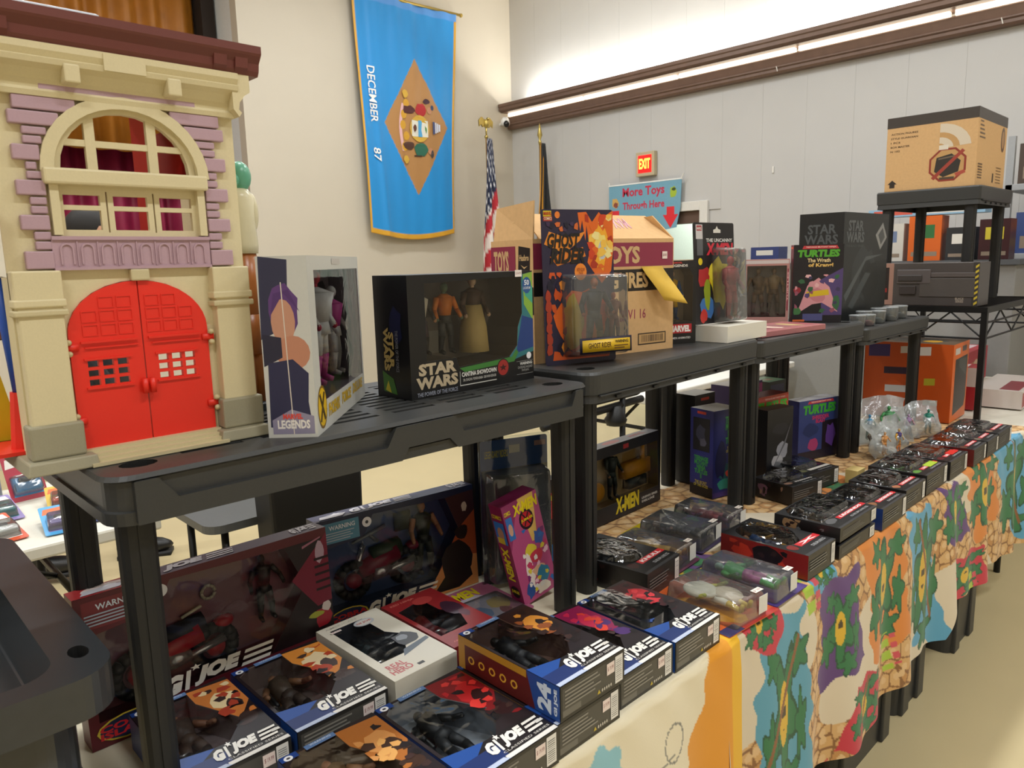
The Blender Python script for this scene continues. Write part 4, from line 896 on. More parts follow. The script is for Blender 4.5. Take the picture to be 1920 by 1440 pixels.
t = big_set('long navy vehicle set with a glowing orange corner print', (.697, 1.296, T+.004), rad(-5.5), (.388, .045, .238), '#16203c', '#3a3c58', '#4f87a0', '#2c4066',
    [('F', [(.70, .17), (.88, .60), (1, .80), (1, 0), (.62, 0)], '#a0481c'), ('F', [(.66, .0), (1, 0), (1, .30), (.80, .36), (.70, .18)], '#d08a4c'), ('F', Blob(.86, .30, .13, .22, n=13, j=.25, seed=5), '#1c100c'), ('F', Blob(.90, .56, .06, .09, seed=6), '#1a0e0a'), ('F', [(.68, .03), (.80, .22), (.93, .30), (.96, .10), (.86, .02)], '#160d0a'), ('F', [(.88, .60), (.80, .93), (1, .95), (1, .75)], '#3a1c1a'), ('F', Blob(.93, .80, .022, .06, seed=7), '#c9b8a4')],
    [bike('#7a1c30', '#33402a'), hookb, hookc, dict(x=.262, y=.026, z=.055, h=.165, c=('#b07a58', '#33382a', '#b07a58', '#2e3228', '#1f1c1a'), arm=(.35, .5))], '#1d2a50', 12)
# ------------------------------------------------------------------ on the nearest shelf
t = package('figure_carton', 'grey-white carton with a purple and navy side print beside the firehouse', 'toy box', (.536, .976, S1), (0, 0, rad(45.7)), (.35, .073, .266), {'*': '#c3c3bd', 'L': '#b9bbb8', 'T': '#cfd0cc'},
    [[(.10, .17), (.97, .17), (.97, .92), (.10, .92)]], .055, '#8a8086',
    [('L', [(0, 0), (1, 0), (1, 1), (0, 1)], '#c6c8c4'), ('L', [(0, .55), (.55, .62), (.62, .98), (.05, 1)], '#2c2e4a'), ('L', Blob(.48, .70, .34, .17, n=14, j=.2, seed=2), '#5c3a78'), ('L', El(.46, .645, .24, .125, 16), '#c08e76'), ('L', [(.22, .68), (.50, .80), (.80, .70), (.60, .82), (.30, .80)], '#4f2f6c'), ('L', El(.62, .475, .34, .095, 16), '#bb8268'), ('L', [(.02, .40), (.40, .45), (.40, .56), (.02, .58)], '#22223a'), ('L', [(.06, .06), (.10, .42), (.60, .44), (.90, .36), (.86, .20), (.92, .05)], '#24264a'), ('L', [(.1, .02), (.95, .02), (.95, .12), (.5, .16), (.1, .10)], '#8a86a0'), ('L', [(.515, .02), (.535, .02), (.475, .86), (.455, .86)], '#d8cfc4'),
     ('F', El(.10, .145, .075, .125, 22), '#7a5a14'), ('F', El(.10, .145, .066, .11, 22), '#d8b01c'), ('F', [(.052, .07), (.075, .06), (.148, .22), (.125, .23)], '#4a3a10'), ('F', [(.148, .07), (.125, .06), (.052, .22), (.075, .23)], '#4a3a10'), ('F', Rc(.42, .95, .58, .985), '#b9b4ae'), ('T', Rc(.1, .2, .5, .5), '#dedfdb')],
    [('L', 'LEGENDS', .20, .05, .86, .10, '#e9e6e2', .04), ('L', 'MARVEL', .32, .105, .72, .135, '#d8463c', .05), ('F', 'PHOENIX', .20, .06, .42, .14, '#c8a21c', .05, .2), ('F', 'FORCE', .46, .07, .66, .145, '#c8a21c', .05, .2), ('F', 'DELUXE', .70, .08, .94, .15, '#c8a21c', .05, .2)],
    [dict(x=.16, y=.035, z=.055, h=.19, c=('#c03044', '#e2dfdc', '#e6e4e2', '#dcdad8', '#d04a9c'), arm=(.6, .4), wide=1.3), dict(x=.27, y=.035, z=.055, h=.16, c=('#d8d4d0', '#d04a9c', '#e2dfdc', '#dcdad8', '#c8c4c0'), arm=(.5, .5))], pane='calm',
    back_art=[(Rc(0, 0, 1, 1), '#857a80'), (Blob(.25, .6, .12, .2, seed=2), '#8a1f5a'), (Blob(.7, .35, .15, .15, seed=3), '#7a7478'), (Blob(.8, .75, .12, .12, seed=4), '#33302e'), (Blob(.5, .3, .2, .12, seed=5), '#a83a7a')])
t = package('figure_carton', 'long black window carton with three figures and a green-blue edge', 'toy box', (.800, 1.100, S1), (0, 0, rad(1.5)), (.332, .105, .230), {'*': '#101113', 'F': '#0d0e11', 'T': '#17181c', 'L': '#0d0e12'},
    [[(.12, .30), (.34, .30), (.36, .215), (.78, .24), (.85, .33), (.86, .50), (.90, .62), (.895, .955), (.12, .93)]], .095, '#857a70',
    [('F', [(.90, .62), (.86, .50), (.85, .33), (.78, .24), (.80, .20), (1, .26), (1, .99), (.90, .97)], '#2b6f78'), ('F', [(.92, .70), (1, .55), (1, .99), (.915, .97)], '#7fa83c'), ('F', [(.93, .78), (1, .70), (1, .86), (.93, .88)], '#3f9a86'), ('F', [(.84, .26), (1, .30), (1, .56), (.90, .60)], '#1b3a7a'), ('F', [(.36, .205), (.80, .235), (.84, .30), (.86, .27), (.82, .19), (.40, .165)], '#3c7a34'), ('F', El(.948, .87, .04, .075, 18), '#22508c'), ('F', El(.955, .225, .022, .032, 14), '#e6e6ea'), ('F', El(.72, .145, .055, .085, 20), '#23181a'), ('F', El(.72, .15, .046, .07, 20), '#9c2a26'), ('F', Star(.72, .15, .035, .014, 5), '#3a1214'), ('F', Rc(.36, .05, .66, .058), '#c9c9c4'), ('F', Rc(.36, .05, .363, .175), '#c9c9c4'), ('F', Rc(.84, .06, .99, .063), '#9a9a98'), ('F', Rc(.84, .18, .99, .183), '#9a9a98'), ('L', Blob(.62, .60, .22, .18, seed=2), '#181c3c'), ('L', [(.2, .05), (.6, .03), (.5, .16), (.18, .22)], '#3a6a24'), ('L', [(.25, .06), (.42, .04), (.34, .14)], '#b8a820')],
    [('F', 'STAR', .055, .185, .335, .285, '#b9a98c', .05), ('F', 'WARS', .035, .075, .345, .175, '#b9a98c', .05), ('F', 'THE POWER OF THE FORCE', .04, .018, .34, .052, '#9aa0b0', .01), ('F', 'CANTINA SHOWDOWN', .375, .125, .66, .165, '#e4e2dc', .03), ('F', 'DR. EVAZAN  PONDA BABA  OBI-WAN KENOBI', .385, .085, .655, .108, '#c9c7c0', .01), ('F', '50', .925, .87, .97, .92, '#d8dce4', .03), ('F', 'LUCASFILM', .915, .835, .98, .858, '#d8dce4', .01), ('F', 'WARNING:', .87, .145, .985, .172, '#d8d8d4', .03), ('F', 'CHOKING HAZARD\nSmall parts', .85, .08, .985, .135, '#a9a9a6', .0), ('L', 'STAR\nWARS', .25, .22, .55, .58, '#b39a5c', .05, 0, -90), ('L', 'THE POWER OF THE FORCE', .60, .22, .68, .56, '#8a8a90', .0, 0, -90)],
    [dict(x=.062, y=.045, z=.075, h=.135, c=('#e0a880', '#efe8da', '#4a4440', '#5a4a54', '#3f3a38'), arm=(.3, .3)), dict(x=.125, y=.045, z=.072, h=.140, c=('#6a8068', '#f08a34', '#f08a34', '#4a4a4a', '#2c2c2c'), arm=(.4, .45)), dict(x=.200, y=.045, z=.068, h=.155, c=('#ecc8a8', '#5a4434', '#5a4434', '#ecd08c', '#c8a868'), arm=(.35, .3)),
     lambda mb, t: mb.lathe([(.032, 0), (.028, .05), (.018, .095)], (.201, .045, .07), mat('#ecd08c', .6), 12)],
    extra=lambda t, fr: price_tag(t, fr['F'], .84, .95, .90, 1.01, '$ 54.99', '#e6dedc'), pane='calm',
    back_art=[(Rc(0, 0, 1, 1), '#857a70'), (Rc(.12, .3, .5, .5), '#a09a8e'), (Rc(.12, .62, .9, .95), '#6c6058'), (Blob(.78, .6, .08, .25, seed=3), '#5a3c26'), ([(.62, .62), (.70, .58), (.82, .30), (.80, .28)], '#7fa0d8')])
# ------------------------------------------------------------------ on the second shelf
S2 = T+.002+.512
t = thing('shipping_carton', 'tan cardboard shipping carton with maroon and black bands, flaps open', 'carton', (1.222, 1.192, S2), (0, 0, rad(-9.8)))
W_, D_, H_ = .452, .175, .286; mb = MB(); th = .004
mb.box(0, 0, 0, W_, th, H_, CARDB); mb.box(0, D_-th, 0, W_, D_, H_, CARDB); mb.box(0, th, 0, th, D_-th, H_, CARDB); mb.box(W_-th, th, 0, W_, D_-th, H_, CARDB); mb.box(th, th, 0, W_-th, D_-th, th, CARDB); mb.build('carton', t)
mb = MB(); mb.hexa([(0,0,H_),(0,D_*.93,H_),(th,D_*.93,H_),(th,0,H_)], [(.004,.0,H_+.085),(.012,D_*.93,H_+.078),(.016,D_*.93,H_+.078),(.008,0,H_+.085)], CARDB); mb.build('flap', t)
mb = MB(); mb.hexa([(.02,0,H_),(W_,0,H_),(W_,th,H_),(.02,th,H_)], [(.03,.085,H_+.062),(W_-.02,.085,H_+.062),(W_-.02,.089,H_+.06),(.03,.089,H_+.06)], CARDB); mb.build('flap', t)
mb = MB(); mb.hexa([(W_-.004,.0,H_),(W_,.0,H_),(W_,D_,H_),(W_-.004,D_,H_)], [(W_-.03,.05,H_+.06),(W_-.025,.05,H_+.06),(W_-.025,D_,H_+.05),(W_-.03,D_,H_+.05)], CARDB); mb.build('flap', t)
fr = frames(W_, D_, H_); P = Print(); F = fr['F']
P.poly(F, Rc(.0, .76, .995, .965), '#8a2f48'); P.poly(F, Rc(0, .545, 1, .735), '#1f1b1a'); P.text(F, 'TOYS', .42, .785, .735, .935, '#c9a878', .04); P.text(F, 'FIGURES', .44, .57, .80, .71, '#c9a878', .04); P.text(F, 'LEGENDS AST WV1 16', .22, .30, .78, .385, '#943a52', .01); P.text(F, 'CLASSIC', .46, .225, .64, .275, '#3a2a22', .01); P.text(F, '5L00', .49, .44, .60, .49, '#3a2a22', .01)
P.poly(F, Rc(.72, .06, .94, .165), '#2a211c'); P.poly(F, Rc(.727, .07, .933, .155), '#bf9864'); rnd = random.Random(4)
for k in range(16): P.poly(F, Rc(.75+.0105*k, .085, .753+.0105*k+.004*rnd.random(), .145), '#3a2c24')
L = fr['L']; P.poly(L, Rc(.0, .70, .60, .95), '#8a2f48'); P.text(L, 'TOYS', .07, .735, .44, .915, '#c9a878', .04); P.poly(L, [(.66, .74), (.92, .71), (.94, .93), (.68, .95)], '#1c1a1a'); P.text(L, 'Hasbro', .69, .83, .91, .88, '#c9a878', .03); P.poly(L, [(.72, .80), (.80, .765), (.88, .79), (.80, .78)], '#c9a878'); P.poly(L, Rc(0, .40, 1, .62), '#1f1b1a')
FL = (Vector((.02, 0, H_)), X, Vector((0, .085, .062)).normalized(), W_-.02, .105, Vector((0, -.062, .085)).normalized())
P.text(FL, 'MAX A MEN', .42, .42, .74, .85, '#b0606c', .02, 0, 180); P.text(FL, 'VZ', .41, .12, .48, .32, '#4a3a30', .02, 0, 180)
P.done(t)
price_tag(t, F, .905, .82, .945, .885, '$80')
mb = MB(); pts = []; nn = 8
for k in range(nn+1):
    s = k/nn; zz = H_*(.755-.30*s); yy = -.003-.028*math.sin(PI*.5*s); xx = .74+.12*s**1.3
    pts += [(W_*xx, yy, zz), (W_*(xx+.16), yy-.012*s, zz-.012*s)]
mb.add(pts, [(2*k, 2*k+2, 2*k+3, 2*k+1) for k in range(nn)], mat('#e0b848', .7)); o = mb.build('sticky_note', t, True); so = o.modifiers.new('s', 'SOLIDIFY'); so.thickness = .0005
def blister(parent, x0, z0, x1, z1, d, m=None, taper=.006, name='blister'):
    mb = MB(); o = rrect(x0, z0, x1, z1, .008, 4); n = len(o); m = m or clear('blister', '#eef1f2', k=2.0, rough=.12, bump=.25, haze=.05); rings = []
    for tt, yy in ((0, .0005), (taper*.6, d*.80), (taper*.9, d*.93), (taper*1.8, d)): rings += [(p[0], -yy, p[1]) for p in rrect(x0+tt, z0+tt, x1-tt, z1-tt, .008, 4)]
    mb.add(rings, [(r*n+i, r*n+(i+1) % n, (r+1)*n+(i+1) % n, (r+1)*n+i) for r in range(3) for i in range(n)]+[tuple(range(3*n, 4*n))], m)
    return mb.build(name, parent, True)
def carded(label, loc, rot, w_, h_, col, art, text, bl, figs, group=None, cat='carded toy'):
    t = thing('carded_figure', label, cat, loc, rot, group); mb = MB(); mb.prism(rrect(0, 0, w_, h_, .006, 3), 0, .0016, ink(col), 'y')
    cd = mb.build('card', t); P = Print(); fr = (Vector((0, 0, 0)), X, Z, w_, h_, -Y)
    for a in art: P.poly(fr, a[0], a[1])
    for a in text: P.text(fr, *a)
    P.done(cd)
    if bl: blister(t, *bl)
    for f in figs: m2 = MB(); f(m2, t) if callable(f) else fig(m2, **f); m2.build('figure', t, True)
    return t, fr
fl = [(.50, .98), (.53, .86), (.56, .93), (.60, .80), (.62, .90), (.66, .74), (.62, .66), (.70, .60), (.82, .52), (.96, .60), (1, .75), (1, .995), (.86, .95), (.80, .985), (.70, .92), (.62, .985)]
carded('orange and purple carded toy in front of the shipping carton', (1.214, 1.150, S2), (rad(-2), 0, rad(-17)), .192, .350, '#241f3a',
    [(fl, '#d8641c'), (Blob(.80, .76, .17, .17, n=15, j=.45, seed=3), '#e8a42a'), (Blob(.82, .76, .10, .11, n=13, j=.4, seed=4), '#e8d070'), (Blob(.84, .74, .07, .08, n=9, j=.3, seed=6), '#b9bcc4'), ([(.03, .78), (.30, .72), (.52, .80), (.60, .86), (.34, .82), (.10, .86)], '#e0882c'), ([(.10, .70), (.20, .64), (.60, .70), (.56, .76)], '#d87a28'), (El(.52, .60, .085, .055, 16), '#e8862c'), (Rc(.03, .955, .14, .99), '#d8c22a'), (Rc(.03, .925, .15, .955), '#a8322c'), (El(.22, .965, .035, .022), '#e07a2c'),
     (Blob(.50, .28, .42, .24, n=17, j=.35, seed=9), '#d8601c'), (Blob(.40, .26, .20, .22, n=13, j=.4, seed=10), '#c8a824'), (Blob(.78, .35, .14, .14, n=13, j=.4, seed=12), '#c84818'), ([(.10, .03), (.9, .03), (.95, .09), (.6, .07), (.12, .09)], '#c85018')]+[q[1:] for q in shards('F', .60, .62, .99, .97, ['#e8b84a', '#c8401c', '#e8d890', '#a83018', '#d8641c'], 26, 3, .07, .05)+shards('F', .05, .05, .30, .60, ['#c8501c', '#241f3a', '#e0882c', '#17142a'], 18, 5, .06, .05)+shards('F', .05, .86, .5, .92, ['#3a2a4a', '#c8642c', '#17142a'], 8, 6, .05, .03)]+[(Blob(.06, .10+.07*k, .05, .05, seed=k), '#a83820') for k in range(6)],
    [('GHOST', .07, .755, .52, .85, '#17120f', .04, .25), ('RIDER', .10, .655, .58, .755, '#17120f', .05, .25), ('MARVEL', .035, .962, .14, .984, '#a8241c', .04), ('COMICS', .035, .932, .14, .95, '#e8d8b8', .02), ('WITH GLOW\nCHAIN', .465, .575, .575, .625, '#8a2a10', .01)],
    (.048, .016, .204, .205, .048), [dict(x=.115, y=-.024, z=.03, h=.165, c=('#a85a34', '#22262a', '#1c1e20', '#3f4444', '#22262a'), arm=(.5, .6), lean=.03), dict(x=.178, y=-.015, z=.05, h=.11, c=('#a8502c', '#8a4a34', '#a86a50', '#7a3a2c', '#5a2a20'), arm=(.3, .2)),
    lambda mb, t: [mb.box(.068, -.050, .028, .198, -.0485, .055, mat('#d8b01e', .4)), mb.box(.062, -.0495, .024, .203, -.048, .060, mat('#1c1630', .4))]])
P = Print(); fr = (Vector((.068, -.0502, .028)), X, Z, .13, .027, -Y); P.text(fr, 'GHOST RIDER', .12, .3, .60, .75, '#4a2a10', .02); P.text(fr, 'WARNING:', .68, .62, .97, .88, '#2a1a10', .03); fine(P, fr, .66, .1, .97, .5, 2, '#5a3a18')
P.t.build('lettering', bpy.data.objects['carded_figure']); P.a.build('label_print', bpy.data.objects['carded_figure'])
MLW = [[(.10, .27), (.90, .27), (.90, .82), (.80, .90), (.10, .90)]]
package('figure_carton', 'slim black carton with a yellow and blue figure beside the shipping carton', 'toy box', (1.700, 1.176, S2), (0, 0, rad(-24)), (.112, .055, .228), {'*': '#151416'}, MLW, .045, '#94826c',
    [('F', Rc(.20, .13, .88, .24), '#b8242c'), ('F', Rc(.0, .92, 1, 1), '#1a1a1e')], [('F', 'MARVEL', .24, .145, .85, .225, '#efe9e6', .06), ('F', 'X-MEN ANIMATED', .25, .06, .85, .085, '#d8d4d0', .02), ('F', 'LEGENDS', .25, .925, .75, .955, '#d8d4d0', .03), ('F', 'MARVEL', .30, .965, .60, .985, '#c83a3a', .03), ('R', 'WOLVERINE', .35, .25, .6, .6, '#d8d4d0', .03, 0, 90)],
    [dict(x=.052, y=.03, z=.065, h=.135, c=('#e0b088', '#f0bc24', '#3460a8', '#f0bc24', '#34508c'))], pane='calm')
package('small_carton', 'small plain white cardboard box under the carded red figure', 'box', (1.830, 1.047, S2+.001), (0, 0, rad(1)), (.228, .105, .045), {'*': '#dcd8cc', 'T': '#e3dfd2'}, art=[('T', Rc(.3, .35, .45, .5), '#c9c4b4')])
carded('black hanging card with a red figure in a clear blister', (1.818, 1.140, S2+.047), (rad(-3), 0, rad(-4)), .195, .285, '#17161a',
    [(Rc(.06, .84, .22, .98), '#c9c6c8'), (Rc(.08, .92, .20, .97), '#a8323c'), (Rc(.08, .68, .22, .84), '#5a5c60'), (El(.15, .62, .05, .035), '#d8c020'), (Blob(.24, .46, .22, .12, seed=3), '#a82a2c'), (Blob(.62, .40, .30, .30, n=15, j=.4, seed=4), '#c9b81e'), (Blob(.45, .52, .14, .10, seed=5), '#d8c83a'), (Blob(.30, .16, .20, .14, seed=7), '#3a6aa8'), (Blob(.20, .08, .10, .08, seed=8), '#b8322c'), (Blob(.30, .30, .10, .2, seed=6), '#8a9a24'), ([(.48, .90), (.66, .90), (.66, .93), (.60, .94), (.57, .97), (.54, .94), (.48, .93)], '#d4d2cc')],
    [('THE UNCANNY', .30, .81, .95, .845, '#e6e4e0', .02), ('X-MEN', .30, .68, .97, .80, '#c8283a', .06, .1), ('MARVEL', .09, .93, .19, .955, '#e8e4e0', .03)],
    (.085, .0, .19, .215, .05), [dict(x=.135, y=-.026, z=.008, h=.18, c=('#a81c24', '#b02228', '#a81c24', '#b02228', '#8a1a20'), arm=(.4, .3))])
# ------------------------------------------------------------------ third and fourth shelf
S3 = T+.002+.502; S4 = T+.002+.474
package('figure_carton', 'pinkish carton with a wide window of brown figures', 'toy box', (2.518, 1.378, S3), (0, 0, rad(-60)), (.155, .06, .232), {'*': '#a87872', 'T': '#b89a98'}, [[(.06, .10), (.94, .10), (.94, .90), (.06, .90)]], .05, '#6c5c4e',
    [('F', Rc(.02, .93, .98, .985), '#c0b4b2'), ('F', Rc(.955, .2, .985, .85), '#7a2a3a')], [('F', 'TURTLES', .958, .35, .983, .8, '#e0a8a8', .02, 0, 90)],
    [dict(x=.05, y=.03, z=.03, h=.17, c=('#8a6a44', '#7a5c3a', '#8a6a44', '#7a5c3a', '#4a3a2a')), dict(x=.105, y=.03, z=.03, h=.17, c=('#7a5a3a', '#a88a60', '#8a6a44', '#6a4c30', '#4a3a2a'))])
package('figure_carton', 'maroon-edged black carton with green title and a pink print', 'toy box', (2.607, 1.236, S3), (0, 0, rad(-54)), (.17, .052, .280), {'*': '#6a1c34', 'F': '#141018', 'L': '#6a1c34'}, None,
    art=[('F', [(.55, .55), (1, .70), (1, .10), (.6, .10)], '#4a3a6a'), ('F', [(.17, .945), (.90, .945), (.86, .985), (.20, .985)], '#b8363c'), ('F', [(.10, .12), (.30, .48), (.52, .58), (.74, .46), (.92, .14), (.60, .26), (.40, .24)], '#c88a90'), ('F', Blob(.50, .36, .22, .10, n=12, j=.3, seed=2), '#b8747c'), ('F', [(.26, .33), (.74, .36), (.72, .43), (.28, .40)], '#c8a81c'), ('F', Blob(.10, .42, .09, .05, seed=7), '#8a2430'), ('F', Blob(.10, .15, .10, .06, seed=3), '#3a6a3c'), ('F', Blob(.88, .26, .08, .12, seed=4), '#2f5a3a'), *shards('F', .05, .10, .95, .62, ['#c88a90', '#4a3a6a', '#8a4a5c', '#2f5a3a', '#d8a8a8', '#3a3050'], 22, 5, .08, .04), ('F', Rc(.22, .03, .62, .12), '#4a4a78'), ('F', Rc(.02, .02, .26, .045), '#c8602c'), ('L', Rc(.15, .95, .9, .975), '#d8502c')],
    text=[('F', 'TURTLES', .08, .84, .92, .935, '#4f9a2c', .06, .1), ('F', 'The Wrath', .28, .775, .74, .825, '#d8c08a', .03), ('F', 'of Krang!', .30, .705, .80, .765, '#d8b060', .04), ('F', 'TEENAGE MUTANT NINJA', .24, .955, .84, .975, '#f0d8d0', .01)])
package('large_carton', 'tall matte black carton towering over the third shelf', 'toy box', (2.957, 1.204, S4), (0, 0, rad(-2)), (.42, .18, .432), {'*': '#1a1c1e', 'F': '#1e2122', 'L': '#141517', 'T': '#33343a'}, None,
    art=[('F', Blob(.45, .45, .34, .30, n=15, j=.4, seed=3), '#2c3032'), ('F', Blob(.6, .35, .25, .3, n=13, j=.5, seed=4), '#14181a'), ('F', [(.05, .25), (.5, .6), (.9, .62), (.5, .56), (.1, .2)], '#4a5052'), ('F', [(.15, .15), (.5, .45), (.62, .44), (.25, .12)], '#3c4244'), ('F', [(.70, .80), (.86, .92), (.97, .78), (.82, .66)], '#8a8a88'), ('F', [(.76, .80), (.86, .87), (.92, .78), (.83, .71)], '#4a4c4c'), ('L', Blob(.55, .60, .40, .14, seed=6), '#232426')],
    text=[('F', 'STAR\nWARS', .06, .73, .44, .93, '#5a5e60', .03), ('F', 'THE BLACK SERIES', .06, .69, .42, .71, '#4a4e50', .0), ('L', 'STAR\nWARS', .12, .72, .88, .90, '#4a4e50', .03), ('L', 'THE BLACK SERIES', .15, .68, .85, .70, '#4a4e50', .0)])
t = thing('picture_sheet', 'flat pink and tan boxed game lying on the third shelf', 'game', (2.08, 1.075, S3+.001), (0, 0, rad(-6)))
mb = MB(); mb.box(0, 0, 0, .36, .16, .018, mat('#a8686a', .3, spec=.6)); mb.build('carton', t, bevel=.002)
P = Print(); fr = (Vector((0, 0, .018)), X, Y, .36, .16, Z); [P.poly(fr, Blob(.1+.16*k, .5, .08, .4, seed=k), c) for k, c in enumerate(('#c8a890', '#7a3a44', '#d0b8a8', '#8a5a5a', '#b89a6a', '#9a4a50'))]; P.a.build('printed_art', t)
rnd = random.Random(3)
for k, (cx, cy, hh, lab) in enumerate(((2.86, 1.10, .040, 'frosted'), (2.93, 1.09, .038, 'pinkish'), (3.0, 1.13, .045, 'clear'), (3.06, 1.10, .044, 'clear'), (3.12, 1.12, .05, 'clear'), (3.19, 1.10, .05, 'clear'), (3.26, 1.12, .05, 'clear'), (3.33, 1.11, .048, 'clear'))):
    nm = ('frosted lidded tub at the left end of the small cups on the lowest shelf', 'pink-filled tub second from the left on the lowest shelf', 'clear cup third from the left on the lowest shelf', 'clear cup fourth from the left on the lowest shelf', 'clear cup fifth from the left on the lowest shelf', 'clear cup sixth from the left on the lowest shelf', 'clear cup second from the right on the lowest shelf', 'clear cup at the right end of the lowest shelf')[k]
    t = thing('plastic_cup', nm, 'cup', (cx, cy, S4), group='small cups on the lowest shelf')
    mb = MB(); mb.lathe([(.024, 0), (.027, .004), (.029, hh-.004), (.029, hh)], (0, 0, 0), clear('cup', '#e2e6e8', 1.8, .12, .1, 18., .10), 14); mb.build('cup', t, True)
    mb = MB(); mb.lathe([(.030, 0), (.030, .005), (.026, .006)], (0, 0, hh), clear('lid', '#dfe5e8', 2., .2, .1, 18., .25), 14); mb.build('lid', t, True)
    mb = MB(); mb.lathe([(.022, .002), (.023, .016), (.012, .022)], (0, 0, 0), mat(('#b9bec4', '#b87a78', '#8a8a86', '#9aa09c', '#7a7c78', '#a09a90', '#8c9094', '#a8a49c')[k], .5), 10); mb.build('contents', t, True)
# ------------------------------------------------------------------ standing packages on the table
t, fr = carded('empty tall clear clamshell with a blue header behind the pink box', (1.078, 1.232, T+.004), (0, 0, rad(-20)), .170, .345, '#1f4a86',
    [(Rc(0, .0, 1, .80), '#3c4650'), (Rc(.03, .15, .97, .78), '#4a525a'), ([(.42, .90), (.58, .90), (.58, .955), (.42, .955)], '#b9b09a'), (Rc(.80, .93, .97, .965), '#b88a84')], [('LEGENDARY RIDERS', .06, .88, .40, .93, '#c9b838', .02)], (.008, .010, .162, .275, .045),
    [lambda mb, t: [mb.tube((.02+.02*k, -.03, .17), (.035+.02*k, -.01, .215), .0015, .0015, mat('#22262a', .4), 5) for k in range(6)]+[mb.tube((.012, -.03, .17), (.15, -.03, .185), .0015, .0015, mat('#22262a', .4), 5)]])
blister(t, -.006, -.001, .176, .352, .006, clear('shell', '#e2e8ea', 1.6, .08, .1), .002, 'shell')
package('figure_carton', 'pink comic-styled carton leaning to the left by the shelf leg', 'toy box', (1.066, 1.085, T+.006), (rad(-2), rad(-13), rad(-6)), (.098, .045, .240), {'*': '#8a2058', 'F': '#b04a78', 'L': '#8a2050'}, None,
    art=[('F', [(0, .55), (.35, .9), (.55, 1), (0, 1)], '#8a2a5c'), ('F', [(.45, 1), (.60, .55), (.75, .55), (.90, 1)], '#d8b05c'), ('F', El(.58, .78, .20, .10, 16), '#2a1420'), ('F', El(.58, .78, .15, .075, 16), '#b8242c'), ('F', [(.48, .72), (.52, .72), (.68, .84), (.64, .84)], '#2a1420'), ('F', [(.68, .72), (.64, .72), (.48, .84), (.52, .84)], '#2a1420'), ('F', Blob(.78, .56, .20, .10, n=12, j=.5, seed=3), '#3a5aa0'), ('F', Blob(.50, .48, .22, .08, seed=5), '#d8c23a'), ('F', Blob(.62, .40, .24, .08, seed=6), '#c0384c'), ('F', Blob(.36, .28, .12, .22, n=13, j=.5, seed=8), '#e4d4cc'), ('F', Blob(.60, .26, .22, .06, seed=9), '#d8a888'), ('F', Blob(.70, .20, .22, .10, seed=10), '#2f7a9a'), ('F', Blob(.60, .08, .26, .07, seed=11), '#e6d8c8'), ('F', Blob(.26, .10, .16, .10, n=12, j=.5, seed=13), '#2a4a8a'), *shards('F', .25, .05, .97, .70, ['#e0d8d0', '#d8c23a', '#2f6ab0', '#c03a60', '#7a2a6a', '#e8b8c8'], 26, 4, .09, .035), ('F', Rc(.03, .66, .20, .88), '#2f6ab0'), ('F', El(.115, .76, .06, .06, 12), '#c89a80'), ('L', Rc(.1, .62, .9, .84), '#2f6ab0'), ('L', El(.5, .72, .25, .07, 12), '#a87a64'), ('L', Rc(.15, .62, .7, .68), '#c8a82c'), ('L', El(.5, .12, .36, .06, 14), '#1f1018')],
    text=[('F', 'X-MEN', .26, .86, .98, .965, '#e0c81c', .05, .2), ('F', 'COMICS', .03, .90, .20, .94, '#e0c81c', .03), ('L', 'COMICS', .1, .87, .85, .91, '#e0c81c', .03), ('L', 'X-MEN', .2, .24, .75, .58, '#d8c01c', .05, 0, -90), ('L', 'JUBILEE', .2, .10, .8, .14, '#e0c81c', .03), ('F', 'JUBILEE', .42, .765, .76, .795, '#e0c81c', .03)])
carded('flat pink card package with yellow lettering in front of the navy set', (.925, 1.072, T+.010), LAY(rad(-3)), .150, .178, '#a8607c',
    [(Blob(.5, .45, .42, .4, n=14, seed=2), '#b8b0bc'), (Blob(.3, .3, .2, .2, seed=3), '#6a8ab0'), (Blob(.7, .4, .2, .2, seed=4), '#c8a848'), (Blob(.65, .2, .12, .12, seed=5), '#8a2a34'), (Blob(.35, .55, .18, .12, seed=6), '#d8c8cc')], [('X-MEN', .05, .74, .72, .95, '#d8c41c', .05, .2)], (.01, .01, .14, .12, .004), [])
package('figure_carton', 'window carton with a yellow sofa-like accessory, under the second shelf', 'toy box', (1.540, 1.282, T+.004), (rad(-2), 0, rad(2)), (.335, .045, .222), {'*': '#15161c', 'T': '#8a8a90', 'F': '#14151e'}, [[(.04, .22), (.97, .22), (.97, .86), (.04, .86)]], .038, '#94805c',
    [('F', Rc(.55, .03, .98, .20), '#1a1a22'), ('T', El(.35, .5, .12, .3, 12), '#c07a78'), ('F', Rc(.44, .90, .52, .96), '#a82a34')], [('F', 'X-MEN', .30, .06, .66, .27, '#c8b01c', .05, .1), ('F', 'LEGENDS SERIES', .70, .12, .95, .15, '#cfcbc4', .02), ('F', 'DELUXE', .70, .07, .90, .10, '#cfcbc4', .02), ('T', 'MARVEL', .62, .3, .85, .7, '#b05a58', .03)],
    [dict(x=.115, y=.022, z=.055, h=.15, c=('#a87a5a', '#26302c', '#26302c', '#22302c', '#1a1a1a'), arm=(.3, .5)), lambda mb, t: [mb.box(.17, .01, .10, .30, .035, .145, mat('#c88a14', .5)), mb.tube((.27, .02, .14), (.275, .02, .19), .008, .006, mat('#c88a14', .5), 8)], lambda mb, t: mb.ball((.04, .02, .09), .035, .014, .03, mat('#c88a14', .5)), lambda mb, t: mb.box(.19, .012, .065, .28, .035, .095, mat('#26343c', .5))], back_art=[(Rc(0, 0, 1, 1), '#94805c'), (Blob(.7, .7, .2, .1, seed=3), '#8a6a34')], pane='calm')
